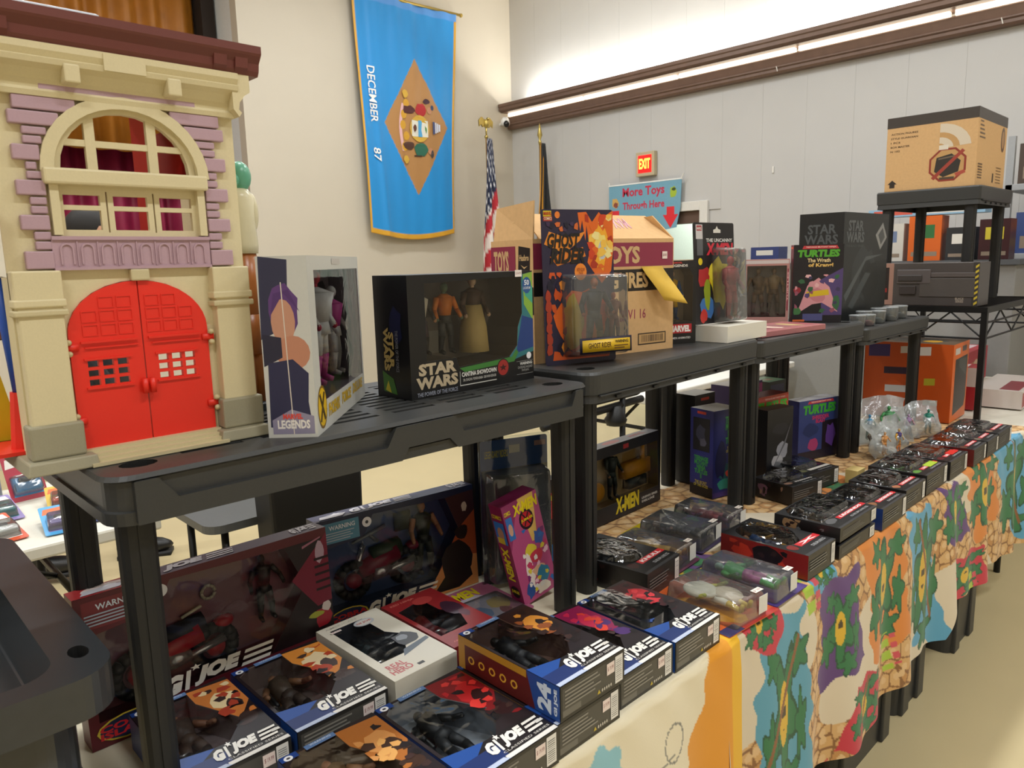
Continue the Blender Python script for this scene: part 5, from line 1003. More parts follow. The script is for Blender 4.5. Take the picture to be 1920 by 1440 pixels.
def turtle_box(label, loc, rz, size, cols, art, text, **k): return package('figure_carton', label, 'toy box', loc, (0, 0, rz), size, cols, None, art=art, text=text, **k)
turtle_box('tall royal blue carton with green block lettering behind the shelf legs', (1.984, 1.176, T+.004), rad(-12), (.115, .096, .278), {'*': '#1f2460', 'L': '#22287a', 'T': '#c9c6c0', 'B': '#101018'},
    [('L', Rc(.12, .52, .85, .90), '#10101c'), ('L', Blob(.45, .72, .25, .12, seed=2), '#3a3c54'), ('L', Blob(.55, .62, .18, .06, seed=3), '#5a5a70'), ('L', Rc(0, 0, 1, .12), '#0e0e16'), ('L', Rc(.3, .945, .68, .975), '#c8402c'), ('F', Blob(.45, .30, .4, .12, seed=5), '#1f4a4c'), ('F', Blob(.60, .26, .14, .05, seed=6), '#b83a2c'), ('F', Blob(.5, .14, .35, .08, seed=7), '#2c7a6a'), ('F', Blob(.3, .42, .24, .26, n=12, j=.4, seed=8), '#15163a'), ('F', Rc(0, 0, 1, .06), '#3a2a6a')],
    [('L', 'TEENAGE\nMUTANT\nNINJA\nTURTLES\nII', .18, .20, .80, .46, '#3a9a4a', .05), ('L', 'THE SECRET\nOF THE OOZE', .18, .10, .80, .17, '#c8b838', .02), ('F', 'TEENAGE\nMUTANT\nNINJA\nTURTLES', .45, .60, .98, .92, '#3a9a4a', .05), ('F', 'THE SECRET\nOF THE OOZE', .50, .50, .98, .57, '#c8b838', .02)])
turtle_box('red and flame-orange carton with a green title, under the third shelf', (2.262, 1.190, T+.004), rad(-8), (.192, .07, .275), {'*': '#8a2a20', 'F': '#a83c20'},
    [('F', Blob(.75, .55, .24, .35, n=15, j=.5, seed=2), '#d8862c'), ('F', Blob(.80, .45, .12, .22, n=13, j=.5, seed=3), '#e0b83a'), ('F', Rc(.3, .05, 1, .30), '#2a2a30'), ('F', Rc(.72, .28, .95, .42), '#c8b82c'), ('F', Rc(0, .94, 1, .975), '#c0504a')], [('F', 'TURTLES', .10, .81, .96, .93, '#3aa02c', .06, .1), ('F', 'TEENAGE MUTANT NINJA', .3, .945, .9, .97, '#f0d8d0', .01)])
turtle_box('black carton with a pale boot-shaped print in front of the flame-orange one', (2.240, 1.130, T+.004), rad(-10), (.135, .055, .245), {'*': '#131215', 'F': '#161518'},
    [('F', Blob(.60, .42, .26, .13, n=12, j=.25, seed=2), '#8a8a92'), ('F', Blob(.40, .28, .26, .09, n=12, j=.25, seed=3), '#9a989c'), ('F', [(.2, .15), (.7, .55), (.95, .8), (.72, .50)], '#5a5a60'), ('F', Blob(.5, .72, .35, .1, seed=4), '#242428')], [])
turtle_box('indigo carton with a green title and purple figure print', (2.560, 1.172, T+.004), rad(-16), (.215, .06, .222), {'*': '#2a2f62', 'F': '#2f3c72', 'T': '#c9c6c8'},
    [('F', Rc(.58, .06, .98, .62), '#1c1420'), ('F', Blob(.78, .36, .16, .24, n=12, j=.4, seed=3), '#5a3a8a'), ('F', Blob(.36, .24, .14, .14, seed=4), '#a0386a'), ('F', Rc(0, 0, 1, .14), '#1c1a2c'), ('F', Blob(.3, .5, .25, .14, seed=5), '#24305c'), ('F', [(.20, .935), (.85, .935), (.82, .98), (.23, .98)], '#b8363c')], [('F', 'TURTLES', .10, .76, .90, .92, '#3aa02c', .06, .1), ('F', 'SHREDDER\nBLAST', .32, .60, .74, .73, '#c02a5a', .03), ('F', 'TEENAGE MUTANT NINJA', .28, .945, .78, .972, '#f0d8d0', .01)])
# ------------------------------------------------------------------ clear clamshells lying on the printed sheet
def clam(label, x, y, w_, l_, col, art, figc, rz=0., d=.05, bl=(.18, .03, .82, .78), fl=.0, z=0., text=(), extra=None):
    t, fr = carded(label, (x, y, T+.0055+z), LAY(rz), w_, l_, col, art, text, (w_*bl[0], l_*bl[1], w_*bl[2], l_*bl[3], d),
        [dict(x=w_*(bl[0]+bl[2])/2, y=-.022, z=l_*(bl[1]+.04), h=l_*(bl[3]-bl[1])*.88, c=figc, arm=(.6, .8), lean=fl)]+([extra] if extra else []), 'clear clamshell packs lying on the printed sheet')
    price_tag(t, (Vector((w_*bl[0], -d-.0005, l_*bl[1])), X, Z, w_*(bl[2]-bl[0]), l_*(bl[3]-bl[1]), -Y), .70, .04, .95, .12, '$ 20', '#ece6dc')
    m2 = MB(); m2.box(w_*bl[2]-.035, -d*.92, l_*bl[1]-.0012, w_*bl[2]-.004, -d*.15, l_*bl[1]-.0004, mat('#dcdad4', .5)); m2.build('barcode_label', t)
    return t
clam('clear clamshell with a cream and yellow figure on an orange card', 1.246, .694, .182, .240, '#c85a24', [(Blob(.4, .4, .3, .4, seed=2), '#d8941e'), (Rc(0, 0, 1, .06), '#b83028'), (Rc(.0, .0, .3, .12), '#2f2a5a'), (Blob(.75, .2, .2, .15, seed=4), '#c03a24')], ('#a8b02a', '#d8d0bc', '#b8b020', '#cfc8b4', '#c8a82a'), rz=rad(-4), fl=.05,
     extra=lambda mb, t: [mb.ball((.085, -.03, .13), .036, .012, .04, mat('#d4cdb8', .4)), mb.ball((.11, -.03, .08), .03, .01, .035, mat('#c8b9a0', .4))])
clam('clear clamshell with a green and magenta figure on a purple card', 1.432, .688, .148, .236, '#3c2a6a', [(Blob(.5, .5, .4, .4, seed=5), '#4a3a5c'), (Rc(0, .88, .8, 1), '#2a2040'), (Rc(.6, 0, 1, .08), '#5a4a8a')], ('#7a9a8a', '#2f8a3c', '#2f8a3c', '#8a3a6a', '#2f8a3c'), text=[('X-MEN', .05, .86, .6, .97, '#d8c41c', .05, .2)], bl=(.06, .03, .74, .84))
clam('clear clamshell with a lean yellow figure beside the shelf leg', 1.434, .938, .118, .235, '#5a2a44', [(Blob(.4, .5, .4, .4, seed=6), '#6a3a3a'), (Rc(0, .85, 1, 1), '#c8b41c'), (Blob(.6, .3, .3, .2, seed=2), '#8a5a2a')], ('#a8702a', '#c89a1c', '#c8961c', '#c89a1c', '#a87a1c'), rz=rad(5), bl=(.05, .03, .9, .80))
clam('clear clamshell with a dark wheeled figure under the second shelf', 1.580, .962, .140, .240, '#2e2148', [(Blob(.5, .5, .4, .4, seed=7), '#3a2830'), (Rc(0, .86, 1, 1), '#c8b01c'), (Blob(.4, .6, .3, .2, seed=3), '#6a2a34')], ('#8a6a5a', '#2a2830', '#4a4048', '#33303a', '#222'+'222'), rz=rad(6), bl=(.05, .03, .92, .80),
     extra=lambda mb, t: [mb.tube((.07+.03*math.cos(a), -.03, .12+.03*math.sin(a)), (.07+.03*math.cos(a+.5), -.03, .12+.03*math.sin(a+.5)), .007, .007, mat('#26262a', .5), 6) for a in np.arange(0, 6.2, .5)])
clam('clear clamshell with a red and purple figure, farthest of the clamshells', 1.738, .975, .118, .215, '#3a2a58', [(Blob(.5, .5, .4, .4, seed=8), '#5a2a3a'), (Blob(.5, .8, .3, .12, seed=9), '#2f6a4a')], ('#b0808a', '#8a1c2c', '#6a2a5a', '#8a1c2c', '#4a1a3a'), rz=rad(3), bl=(.05, .03, .92, .85))
def ml(label, x, y, w_, l_, d, art, figc, rz=0., z=0., strip='#c8242c', oval=False, seed=1, name='LEGENDS', side='#1d1a1a', sticker=None):
    """black windowed carton lying on its back, base end to the aisle"""
    win = [El(.42, .60, .38, .36, 22)] if oval else [[(.05, .30), (.95, .30), (.95, .80), (.80, .96), (.20, .96), (.05, .80)]]
    def ex(t, fr):
        P = Print(); P.k = 45; barcode(P, fr['B'], .84, .10, .97, .92, True, seed=seed); fine(P, fr['B'], .05, .30, .70, .75, 4, '#6a6a68', seed); P.a.build('label_print', t)
        if sticker: m2 = MB(); m2.box(w_*.55, -.0015, l_*.14, w_*.92, -.0008, l_*.28, ink(sticker)); m2.build('sticker', t)
        mm = MB(); q = El(w_*.42, l_*.60, w_*.36, l_*.34, 22) if oval else rrect(w_*.09, l_*.34, w_*.91, l_*.92, .02, 4); q2 = [(w_*.5+(p[0]-w_*.5)*.9, l_*.62+(p[1]-l_*.62)*.9) for p in q]; n = len(q)
        mm.add([(p[0], 0, p[1]) for p in q]+[(p[0], -.012, p[1]) for p in q2], [(i, (i+1) % n, n+(i+1) % n, n+i) for i in range(n)]+[tuple(range(n, 2*n))], clear('bubble', k=1.5, rough=.08, bump=.5, scale=25)); mm.build('bubble_window', t)
    return package('figure_carton', label, 'toy box', (x, y, T+.004+z+d), LAY(rz), (w_, d, l_), {'*': '#161618', 'B': '#2c2b2b'}, win, d*.8, '#3a3434',
        [('F', [(.30, .17), (1, .17), (1, .25), (.30, .25)], strip), ('F', Rc(0, 0, 1, .04), '#3a3a3c'), ('L', Rc(0, 0, 1, 1), side), ('L', Blob(.5, .45, .5, .22, seed=seed), '#140d0d'), ('L', Blob(.5, .75, .4, .15, seed=seed+1), art[0]), ('F', Blob(.15, .22, .12, .08, seed=seed+2), art[1]), *shards('L', .1, .2, .9, .95, [art[0], '#2a1a18', art[1], '#100c0c'], 8, seed, .2, .06)],
        [('F', name, .36, .185, .92, .235, '#e9e4e2', .04), ('F', 'SERIES', .45, .08, .92, .12, '#9a9a9c', .02)],
        [dict(x=w_*.45, y=d*.45, z=l_*.30, h=l_*.60, c=figc, arm=(.5, .6))], 'black windowed cartons on the printed sheet', ex, back_art=[(Rc(0, 0, 1, 1), '#38322f'), (Blob(.4, .6, .3, .25, seed=seed), art[0]), (Blob(.6, .5, .2, .2, seed=seed+4), art[1])])
ml('black carton with a rounded clear bubble, behind the orange-card clamshell', 1.270, .908, .148, .225, .062, ('#7a1c18', '#3a1a18'), ('#8a8a8c', '#1c1c20', '#26262a', '#1c1c20', '#151517'), rad(6), oval=True, seed=3, name='KNULL')
ml('black carton with an oval bubble and a red side, at the table edge', 1.606, .700, .148, .225, .060, ('#b0301c', '#7a1c18'), ('#b98460', '#24406a', '#c8902c', '#24345c', '#c8902c'), 0, oval=True, seed=4, name='X', side='#7a1814')
ml('lower carton of the wide black pair next to the oval-bubble carton', 1.775, .698, .228, .165, .034, ('#5a4a3a', '#8a7a6a'), ('#a8a49c', '#4a4a4c', '#5a5a5c', '#3a3a3c', '#2a2a2c'), seed=5)
ml('upper carton of the wide black pair, red label strip across it', 1.768, .695, .232, .17, .036, ('#8a6a4a', '#5a5a5c'), ('#c8a890', '#6a6a6c', '#8a7a6c', '#4a4a4c', '#2a2a2c'), z=.0468, seed=6)
ml('black carton with a blue side after the wide pair', 2.046, .694, .180, .170, .060, ('#2a4a8a', '#8a5a3a'), ('#a8a8b0', '#2a3a5a', '#3a4a6a', '#24304c', '#1a1a1c'), seed=7, side='#16306a')
ml('black carton with a silvery reflection, after the blue-sided one', 2.255, .704, .165, .165, .060, ('#8a3a2a', '#a86a4a'), ('#b8b0a8', '#8a3a34', '#6a6a6c', '#4a4a4c', '#2a2a2c'), seed=8)
ml('black carton with a green figure and a lime sticker', 2.440, .706, .200, .175, .064, ('#3a7a34', '#5a8a3a'), ('#6aa04a', '#3a7a34', '#4a8a3a', '#3a6a34', '#2a4a2a'), seed=9, sticker='#a8c43a')
ml('black carton with a dark red figure and a red square sticker', 2.660, .702, .185, .175, .062, ('#7a1c24', '#5a1a20'), ('#a8282c', '#8a1c24', '#7a1c24', '#6a1a20', '#3a1214'), seed=10, sticker='#d0241c')
ml('black carton with a brownish window, third from the far end', 2.885, .692, .150, .175, .060, ('#8a4a34', '#6a3a2a'), ('#a87a5a', '#7a3a2c', '#8a5a44', '#5a3a30', '#3a2a24'), seed=11, side='#5a1a18')
ml('black carton with a grey window, second from the far end', 3.045, .690, .145, .175, .060, ('#5a5a5c', '#7a6a5a'), ('#9a9a9c', '#5a5a5c', '#6a6a6c', '#4a4a4c', '#2a2a2c'), seed=12)
ml('black carton at the far end of the front row', 3.195, .690, .190, .180, .062, ('#6a2a2a', '#8a6a5a'), ('#a88a7a', '#4a3a3a', '#6a5a54', '#3a3232', '#2a2424'), seed=13)
ml('black open-ended carton with white lettering in front of the boot-print box', 2.082, .965, .150, .140, .058, ('#6a4a5a', '#8a6a5a'), ('#b88a7a', '#6a4a5a', '#8a6a5a', '#4a3a44', '#2a2226'), rad(-10), seed=14, strip='#1a1a1c', name='KNIGHTS')
ml('white-ended windowed carton behind the open black one', 2.245, .985, .165, .175, .055, ('#4a4a3a', '#6a6a4a'), ('#8a8a6a', '#4a4a3a', '#5a5a48', '#3a3a34', '#2a2a26'), rad(-8), seed=15, strip='#d8d4cc')
t = thing('small_carton', 'small yellow-tan block beside the lime-stickered carton', 'box', (2.42, .905, T+.004)); mb = MB(); mb.box(0, 0, 0, .06, .04, .045, mat('#c8b070', .6)); mb.box(.004, -.001, .01, .056, .0, .03, mat('#e0d0a0', .6)); mb.build('carton', t, bevel=.002)
# ------------------------------------------------------------------ zip bags with loose figures
BAG = clear('bag', '#e4eaec', 2.2, .25, .9, 22., .22)
def zipbag(label, loc, rz, w_, h_, d, figs, seed):
    t = thing('zip_bag', label, 'plastic bag', loc, (0, 0, rz)); rnd = random.Random(seed); n, m = 12, 10; ph = [rnd.random()*6 for _ in range(6)]
    def side(s):
        vs = []
        for j in range(m+1):
            for i in range(n+1):
                a, b = i/n, j/m; bulge = math.sin(PI*a)**.6*math.sin(PI*min(1, b*1.02+.06))**.7*(1-.55*b)
                cr = .010*math.sin(9*a+7*b+ph[0])+.006*math.sin(17*a-11*b+ph[1])+.004*math.sin(29*a+19*b+ph[2])
                lean = .35*b*h_
                vs.append((w_*(a-.5)*(1-.06*b)+.008*math.sin(8*b+ph[3]), lean+s*(d/2*bulge)+cr, .002+h_*b*.86+.012*math.sin(5*a+ph[4])*b))
        return vs
    for s in (-1, 1):
        mb = MB(); vs = side(s); mb.add(vs, [(j*(n+1)+i, j*(n+1)+i+1, (j+1)*(n+1)+i+1, (j+1)*(n+1)+i) for j in range(m) for i in range(n)], BAG); mb.build('bag_side', t, True)
    for f in figs: m2 = MB(); fig(m2, **f); m2.build('loose_figure', t, True)
zipbag('cloudy zip bag with a tan and yellow figure, nearest bag', (2.862, .953, T+.004), rad(-12), .22, .145, .07, [dict(x=-.05, y=.0, z=.012, h=.085, c=('#d8a878', '#d89a5a', '#d8a878', '#d8924a', '#c88a4a'), arm=(.5, .9)), dict(x=.04, y=.0, z=.012, h=.085, c=('#c89a5a', '#4a3a7a', '#d8a02c', '#d89a4a', '#c8702c'), arm=(.7, .5))], 1)
zipbag('tall zip bag with a green figure behind the nearest bag', (3.02, 1.03, T+.004), rad(-36), .24, .20, .08, [dict(x=.02, y=.02, z=.02, h=.13, c=('#4a9a5a', '#5aa06a', '#4a9a5a', '#b8b83a', '#3a8a4a'), arm=(.8, .9)), dict(x=-.06, y=.02, z=.02, h=.10, c=('#4a8ab8', '#5aa0c8', '#4a8a6a', '#3a7a5a', '#2a6a4a'), arm=(.3, .5))], 2)
zipbag('zip bag with lilac and teal toys at the far end of the bags', (3.22, .98, T+.004), rad(-40), .22, .15, .08, [dict(x=-.04, y=.0, z=.012, h=.085, c=('#b89ac8', '#a88ab8', '#c8a0b0', '#b894c0', '#a884b0'), arm=(.5, .6)), dict(x=.05, y=.01, z=.012, h=.10, c=('#2a7a6a', '#2f8a78', '#2a7a6a', '#246a5c', '#1f5a4c'), arm=(.4, .6))], 3)
# ------------------------------------------------------------------ orange vehicle carton, wire rack, crate, stool, big carton
def orx(t, fr):
    mb = MB(); m = ink('#c9c6c4')
    for k, (a, b, c, d, cc) in enumerate(((.05, .80, .30, .97, '#3a2c6a'), (.42, .86, .55, .96, '#c9c4c0'), (.24, .58, .52, .68, '#2a1c3a'), (.62, .84, .76, .96, '#c9c4c0'), (.26, .34, .50, .44, '#bfc4cc'), (.70, .46, .82, .56, '#a8a02c'), (.70, .20, .86, .28, '#c9c4c0'))):
        P = Print(); P.k = k; P.poly(fr['F'], [(a, b), (c, b+.01), (c, d), (a, d-.01)], cc); P.a.build('sticker', t)
package('vehicle_carton', 'bright orange vehicle carton with a dark side window under the wire rack', 'toy box', (3.552, 1.325, T+.004), (0, 0, rad(-88)), (.365, .26, .345), {'*': '#c2561a', 'T': '#5a4a3a', 'R': '#d86a24', 'F': '#b84c12'}, None,
    art=[('R', [(.16, .08), (.86, .14), (.93, .25), (.93, .82), (.16, .80)], '#2f2f2b'), ('R', [(.40, .70), (.85, .55), (.85, .78), (.42, .79)], '#4a4c48'), ('R', Rc(.12, .86, .42, .94), '#c9c2bc'), ('R', Rc(.55, .88, .82, .95), '#5a4a48'), ('T', Blob(.5, .5, .4, .4, seed=3), '#3c3a34'), ('T', Blob(.7, .4, .12, .2, seed=4), '#b88a24'), ('F', Rc(0, 0, .006, 1), '#7a3208')], text=[], extra=orx)
t = thing('wire_rack', 'black wire rack at the end of the row, holding the grey crate', 'rack', (3.75, .90, T)); BM = mat('#141415', .45, metal=.4)
RH = .498; L_, D_ = .92, .53
mb = MB(); mb.box(-.012, -.012, RH-.022, L_, 0, RH+.004, BM); mb.box(-.012, D_, RH-.022, L_, D_+.012, RH+.004, BM); mb.box(-.012, 0, RH-.022, 0, D_, RH+.004, BM); mb.box(L_, -.012, RH-.022, L_+.012, D_+.012, RH+.004, BM)
for k in range(1, 30): mb.box(k*L_/30-.0025, 0, RH-.004, k*L_/30+.0025, D_, RH, BM)
mb.build('deck', t)
for x, y in ((0, 0), (L_, 0), (L_, D_), (0, D_)):
    m2 = MB(); m2.box(x-.012, y-.012, 0, x+.012, y+.012, RH-.02, BM); m2.build('post', t)
for nm, y0, x0 in (('x', -.006, 0), ('x', D_+.006, 0)):
    m2 = MB()
    for z in (RH-.065, RH-.135): m2.tube((0, y0, z), (L_, y0, z), .005, .005, BM, 6)
    for k in range(4): a = L_*k/4; b = L_*(k+1)/4; m2.tube((a, y0, RH-.02 if k % 2 else RH-.135), (b, y0, RH-.135 if k % 2 else RH-.02), .004, .004, BM, 6)
    m2.build('truss', t)
for x0 in (-.006, L_+.006):
    m2 = MB()
    for z in (RH-.065, RH-.135): m2.tube((x0, 0, z), (x0, D_, z), .005, .005, BM, 6)
    for k in range(4): a = D_*k/4; b = D_*(k+1)/4; m2.tube((x0, a, RH-.135 if k % 2 == 0 else RH-.02), (x0, b, RH-.02 if k % 2 == 0 else RH-.135), .004, .004, BM, 6)
    m2.build('truss', t)
RT = T+RH+.004
t = thing('model_crate', 'long grey-brown model crate with a yellow hazard stripe on the wire rack', 'toy box', (3.78, 1.385, RT), (0, 0, -PI/2)); G1 = ink('#4a4442'); 
mb = MB(); mb.box(0, 0, 0, .445, .17, .195, G1); mb.build('carton', t, bevel=.002)
for x0, y0, z0, x1, z1, cc in ((.105, -.006, .10, .25, .165, '#575050'), (.25, -.004, .13, .43, .150, '#554d4b'), (.11, -.012, .112, .215, .140, '#3a3534'), (.12, -.010, .05, .19, .09, '#37302f'), (.205, -.004, .04, .43, .125, '#4c4643')):
    m2 = MB(); m2.box(x0, y0, z0, x1, 0, z1, mat(cc, .5)); m2.build('moulded_panel', t, bevel=.003)
fr = frames(.445, .17, .195); P = Print(); P.poly(fr['F'], Rc(0, 0, .20, 1), '#a07a6c'); P.poly(fr['F'], Rc(.02, .12, .155, .90), '#1f1616'); P.poly(fr['F'], Rc(.03, .30, .14, .40), '#8a1c1c'); P.poly(fr['F'], Rc(.945, 0, 1, 1), '#3a3634')
for k in range(8): P.poly(fr['F'], [(.965, .02+.12*k), (.995, .07+.12*k), (.995, .125+.12*k), (.965, .075+.12*k)], '#c8b03a')
P.text(fr['F'], 'BLACK\nSERIES', .80, .08, .88, .2, '#a89a8c', .02); P.done(t)
t = resin_shelf('small black plastic stand holding the big brown carton', (4.02, 1.02, RT), 0, .56, .46, .545, .085, slots=False, holes=False, r=.012, leg=.05); t.name = 'plastic_stand'; t['category'] = 'stand'
t = thing('shipping_carton', 'big brown carton with a crossed-out octagon mark, on the small stand', 'carton', (4.035, 1.452, RT+.5455), (0, 0, -PI/2)); W_, D_, H_ = .400, .50, .355
mb = MB(); mb.box(0, 0, 0, W_, D_, H_, CARDB); mb.build('carton', t, bevel=.003)
fr = frames(W_, D_, H_); P = Print()
for f in 'FR': P.poly(fr[f], Rc(0, .86, 1, 1), '#3a322c')
P.poly(fr['T'], Rc(0, 0, 1, 1), '#4a4038'); F = fr['F']
oct_ = lambda r: [(.70+r*1.0*math.cos(PI/8+PI/4*k), .30+r*1.08*math.sin(PI/8+PI/4*k)) for k in range(8)]
P.poly(F, oct_(.215), '#8a3020'); P.poly(F, oct_(.19), '#bd935c'); P.poly(F, [(.56, .22), (.66, .14), (.82, .20), (.84, .34), (.74, .44), (.58, .40)], '#2a2520'); P.poly(F, [(.60, .37), (.80, .40), (.80, .42), (.60, .39)], '#6a5a48'); P.poly(F, [(.62, .11), (.78, .11), (.78, .14), (.62, .14)], '#4a3c2c'); P.poly(F, [(.80, .14), (.90, .18), (.88, .22), (.78, .18)], '#a84838'); P.poly(F, [(.53, .14), (.56, .11), (.88, .46), (.85, .49)], '#9a3a2c')
for r_, x_ in ((.20, '#d2c4ae'), (.13, '#bd935c'), (.09, '#d2c4ae'), (.04, '#bd935c')): P.poly(F, [(.60, .52), (.60, .52+r_*1.6)]+[(.60+r_*1.7*math.sin(a), .52+r_*1.6*math.cos(a)) for a in np.linspace(.2, 1.5, 6)], x_)
P.poly(F, Rc(.60, .50, .70, .56), '#d8d0c0')
for k, s in enumerate(('ACTION FIGURES', 'STYLE GUARDIAN', '1 PCS', 'BOX MASTER', 'N 102')): P.text(F, s, .05, .765-.058*k, .05+.022*len(s), .79-.058*k, '#4a3520', .02)
P.poly(F, [(.06, .05), (.12, .05), (.12, .10), (.145, .10), (.09, .155), (.035, .10), (.06, .10)], '#2a2018')
R_ = fr['R']; P.poly(R_, El(.86, .68, .07, .17, 14), '#5a4028'); P.poly(R_, El(.86, .68, .045, .12, 14), '#a87e4c')
for k in range(6): P.poly(R_, Rc(.06, .10+.035*k, .20, .12+.035*k), '#6a5030'); P.poly(R_, Rc(.68, .08+.04*k, .86, .095+.04*k), '#8a6a40')
for k in range(5): P.poly(R_, Rc(.06, .62+.05*k, .24-.02*k, .64+.05*k), '#6a5030')
P.poly(R_, Rc(.56, .08, .60, .20), '#3a2a1c'); P.done(t)
# ================================================================== BEHIND AND AROUND
def plain_box(name, label, cat, loc, rz, size, hexc, art=(), text=(), group=None): return package(name, label, cat, loc, (0, 0, rz), size, {'*': hexc}, None, art=list(art), text=list(text), group=group)
# red and white boxes, far table, black cloth table
plain_box('toy_carton', 'red and white carton with a brown print right of the orange box', 'toy box', (3.90, 1.36, T+.004), rad(-84), (.40, .16, .20), '#a8242c', [('F', Rc(.0, .0, .5, .45), '#d8cfc8'), ('F', Rc(.30, .55, 1, 1), '#c8bcb8'), ('R', Rc(0, .5, 1, .95), '#c9b8b4'), ('R', Blob(.5, .3, .35, .2, seed=4), '#8a5a3a'), ('T', Rc(.1, .2, .9, .8), '#d0c4c0')])
plain_box('toy_carton', 'flat white and maroon carton at the right edge, nearest of the far table', 'toy box', (4.08, .80, T+.004), rad(3), (.55, .20, .085), '#cfc6c0', [('F', Rc(.0, .1, .35, .9), '#9a2430'), ('T', Rc(.05, .1, .6, .5), '#8a3a44'), ('F', Rc(.5, .3, .95, .6), '#8a4a44')])
plain_box('toy_carton', 'red carton with a tan animal-coloured patch at the right edge', 'toy box', (4.42, 1.16, T+.004), rad(2), (.62, .22, .19), '#a42834', [('F', Blob(.55, .45, .3, .3, seed=3), '#a87a4a'), ('F', Blob(.6, .6, .15, .15, seed=5), '#c8a888'), ('T', Rc(.05, .2, .95, .8), '#c8b4b8'), ('T', Rc(.2, .4, .9, .55), '#8a3a50')])
mb = MB(); t = thing('side_table', 'far table with a wooden edge and a black cloth, at the right edge', 'table', (5.70, 1.42, 0))
mb.box(0, -.06, T-.05, .85, 1.3, T, mat('#c8a868', .5)); mb.build('tabletop', t, bevel=.004); mb = MB(); mb.box(.0, .0, T, .86, 1.3, T+.05, mat('#15161a', .8)); mb.build('cloth', t, bevel=.01)
for x, y in ((.05, -.02), (.80, -.02), (.05, 1.25), (.80, 1.25)):
    m2 = MB(); m2.box(x-.02, y-.02, 0, x+.02, y+.02, T-.05, BLACKL); m2.build('leg', t)
plain_box('magazine_box', 'low tray of coloured packets on the black cloth table', 'box', (5.74, 1.46, T+.052), 0, (.4, .3, .10), '#8a8478', [('F', Rc(.05, .2, .3, .9), '#4a6ab0'), ('F', Rc(.35, .2, .6, .9), '#c89a8a'), ('F', Rc(.65, .2, .95, .9), '#5a4a6a'), ('T', Blob(.5, .5, .4, .4, seed=2), '#b9b4a8')])
plain_box('tall_packet', 'tall blue packet with an orange band standing on the black cloth table', 'box', (5.80, 1.98, T+.052), rad(-40), (.12, .08, .34), '#6a94c8', [('F', Rc(0, .35, 1, .55), '#d88a2c'), ('F', Rc(0, .05, 1, .2), '#c8d4e4')])
plain_box('tall_packet', 'tall grey packet standing on the black cloth table beside the blue one', 'box', (5.95, 1.86, T+.052), rad(-40), (.14, .08, .36), '#5a6674', [('F', Rc(.1, .5, .9, .6), '#7a4a4a')])
# grey display rack with packages at far right
t = thing('display_rack', 'grey steel display rack at the right edge of the hall', 'rack', (5.75, .45, 0)); GM = mat('#9a9c9e', .5)
for x, y in ((0, 0), (.7, 0), (0, .85), (.7, .85)):
    m2 = MB(); m2.box(x-.02, y-.02, 0, x+.02, y+.02, 2.2, GM); m2.build('post', t)
for z in (.55, .98, 1.42, 1.86):
    m2 = MB(); m2.box(-.02, -.02, z, .72, .87, z+.04, GM); m2.build('shelf', t, bevel=.003)
m2 = MB(); m2.box(.69, 0, .0, .71, .85, 2.15, mat('#b4b4b2', .6)); m2.build('back_panel', t)
for k, (z, y, ww, hh, cc, c2, lb) in enumerate(((1.902, .10, .36, .27, '#3a2c2c', '#a8322c', 'dark package with a red band on the top tier of the grey rack'), (1.902, .50, .33, .25, '#4a3c34', '#8a8a4a', 'brown package with olive print on the top tier of the grey rack'), (1.462, .08, .34, .28, '#4a3a6a', '#c8303c', 'purple package with a red oval on the middle tier of the grey rack'), (1.462, .46, .36, .26, '#3a4a7a', '#c87a4a', 'navy package on the middle tier of the grey rack'), (1.022, .10, .34, .30, '#b8b4ac', '#4a6a9a', 'pale package on the lower tier of the grey rack'), (1.022, .50, .34, .26, '#a8402c', '#d8c04a', 'rust-red package on the lower tier of the grey rack'))):
    plain_box('toy_carton', lb, 'toy box', (5.765, .45+y+ww-.02, z), -PI/2, (ww, .16, hh), cc, [('F', El(.5, .72, .36, .16, 16), c2), ('F', Rc(.08, .12, .5, .42), '#8a7a6a'), ('F', Rc(.55, .2, .92, .35), '#c8b44a')])
# stock seen under the small stand
t = thing('display_counter', 'grey display counter behind the small stand', 'counter', (5.17, 1.10, 0)); mb = MB(); mb.box(0, 0, 0, .48, 1.78, 1.40, mat('#8a8a88', .6)); mb.build('cabinet', t, bevel=.006); mb = MB(); mb.box(-.02, -.02, 1.40, .50, 1.79, 1.43, mat('#55585c', .5)); mb.build('top', t)
CT = 1.431
for k, (y, ww, hh, cc, c2, lb) in enumerate(((1.16, .16, .24, '#3a1a1e', '#c8b83a', 'dark red book-like box with yellow lettering on the grey counter'), (1.34, .16, .20, '#24262a', '#d8d4cc', 'black box with a white shirt-front shape on the grey counter'), (1.53, .19, .28, '#d0601c', '#2f6a3a', 'bright orange box with a green mark on the grey counter'), (1.75, .20, .24, '#c8c4bc', '#6a7a9a', 'pale box with a blue-grey band on the grey counter'), (2.60, .22, .12, '#2f3a6a', '#c8c4bc', 'navy low box at the left end of the grey counter'))):
    plain_box('toy_carton', lb, 'toy box', (5.24, y+ww, CT), -PI/2, (ww, .14, hh), cc, [('F', Rc(.2, .5, .8, .8), c2), ('F', Rc(.1, .1, .9, .2), '#8a7a6a')])
plain_box('long_carton', 'long pale blue carton lying across the boxes on the grey counter', 'toy box', (5.25, 1.98, CT+.285), -PI/2, (.68, .14, .05), '#8ab0cc', [('F', Rc(.05, .2, .4, .8), '#c85a4a'), ('F', Rc(.5, .2, .9, .8), '#d8d8d4')])
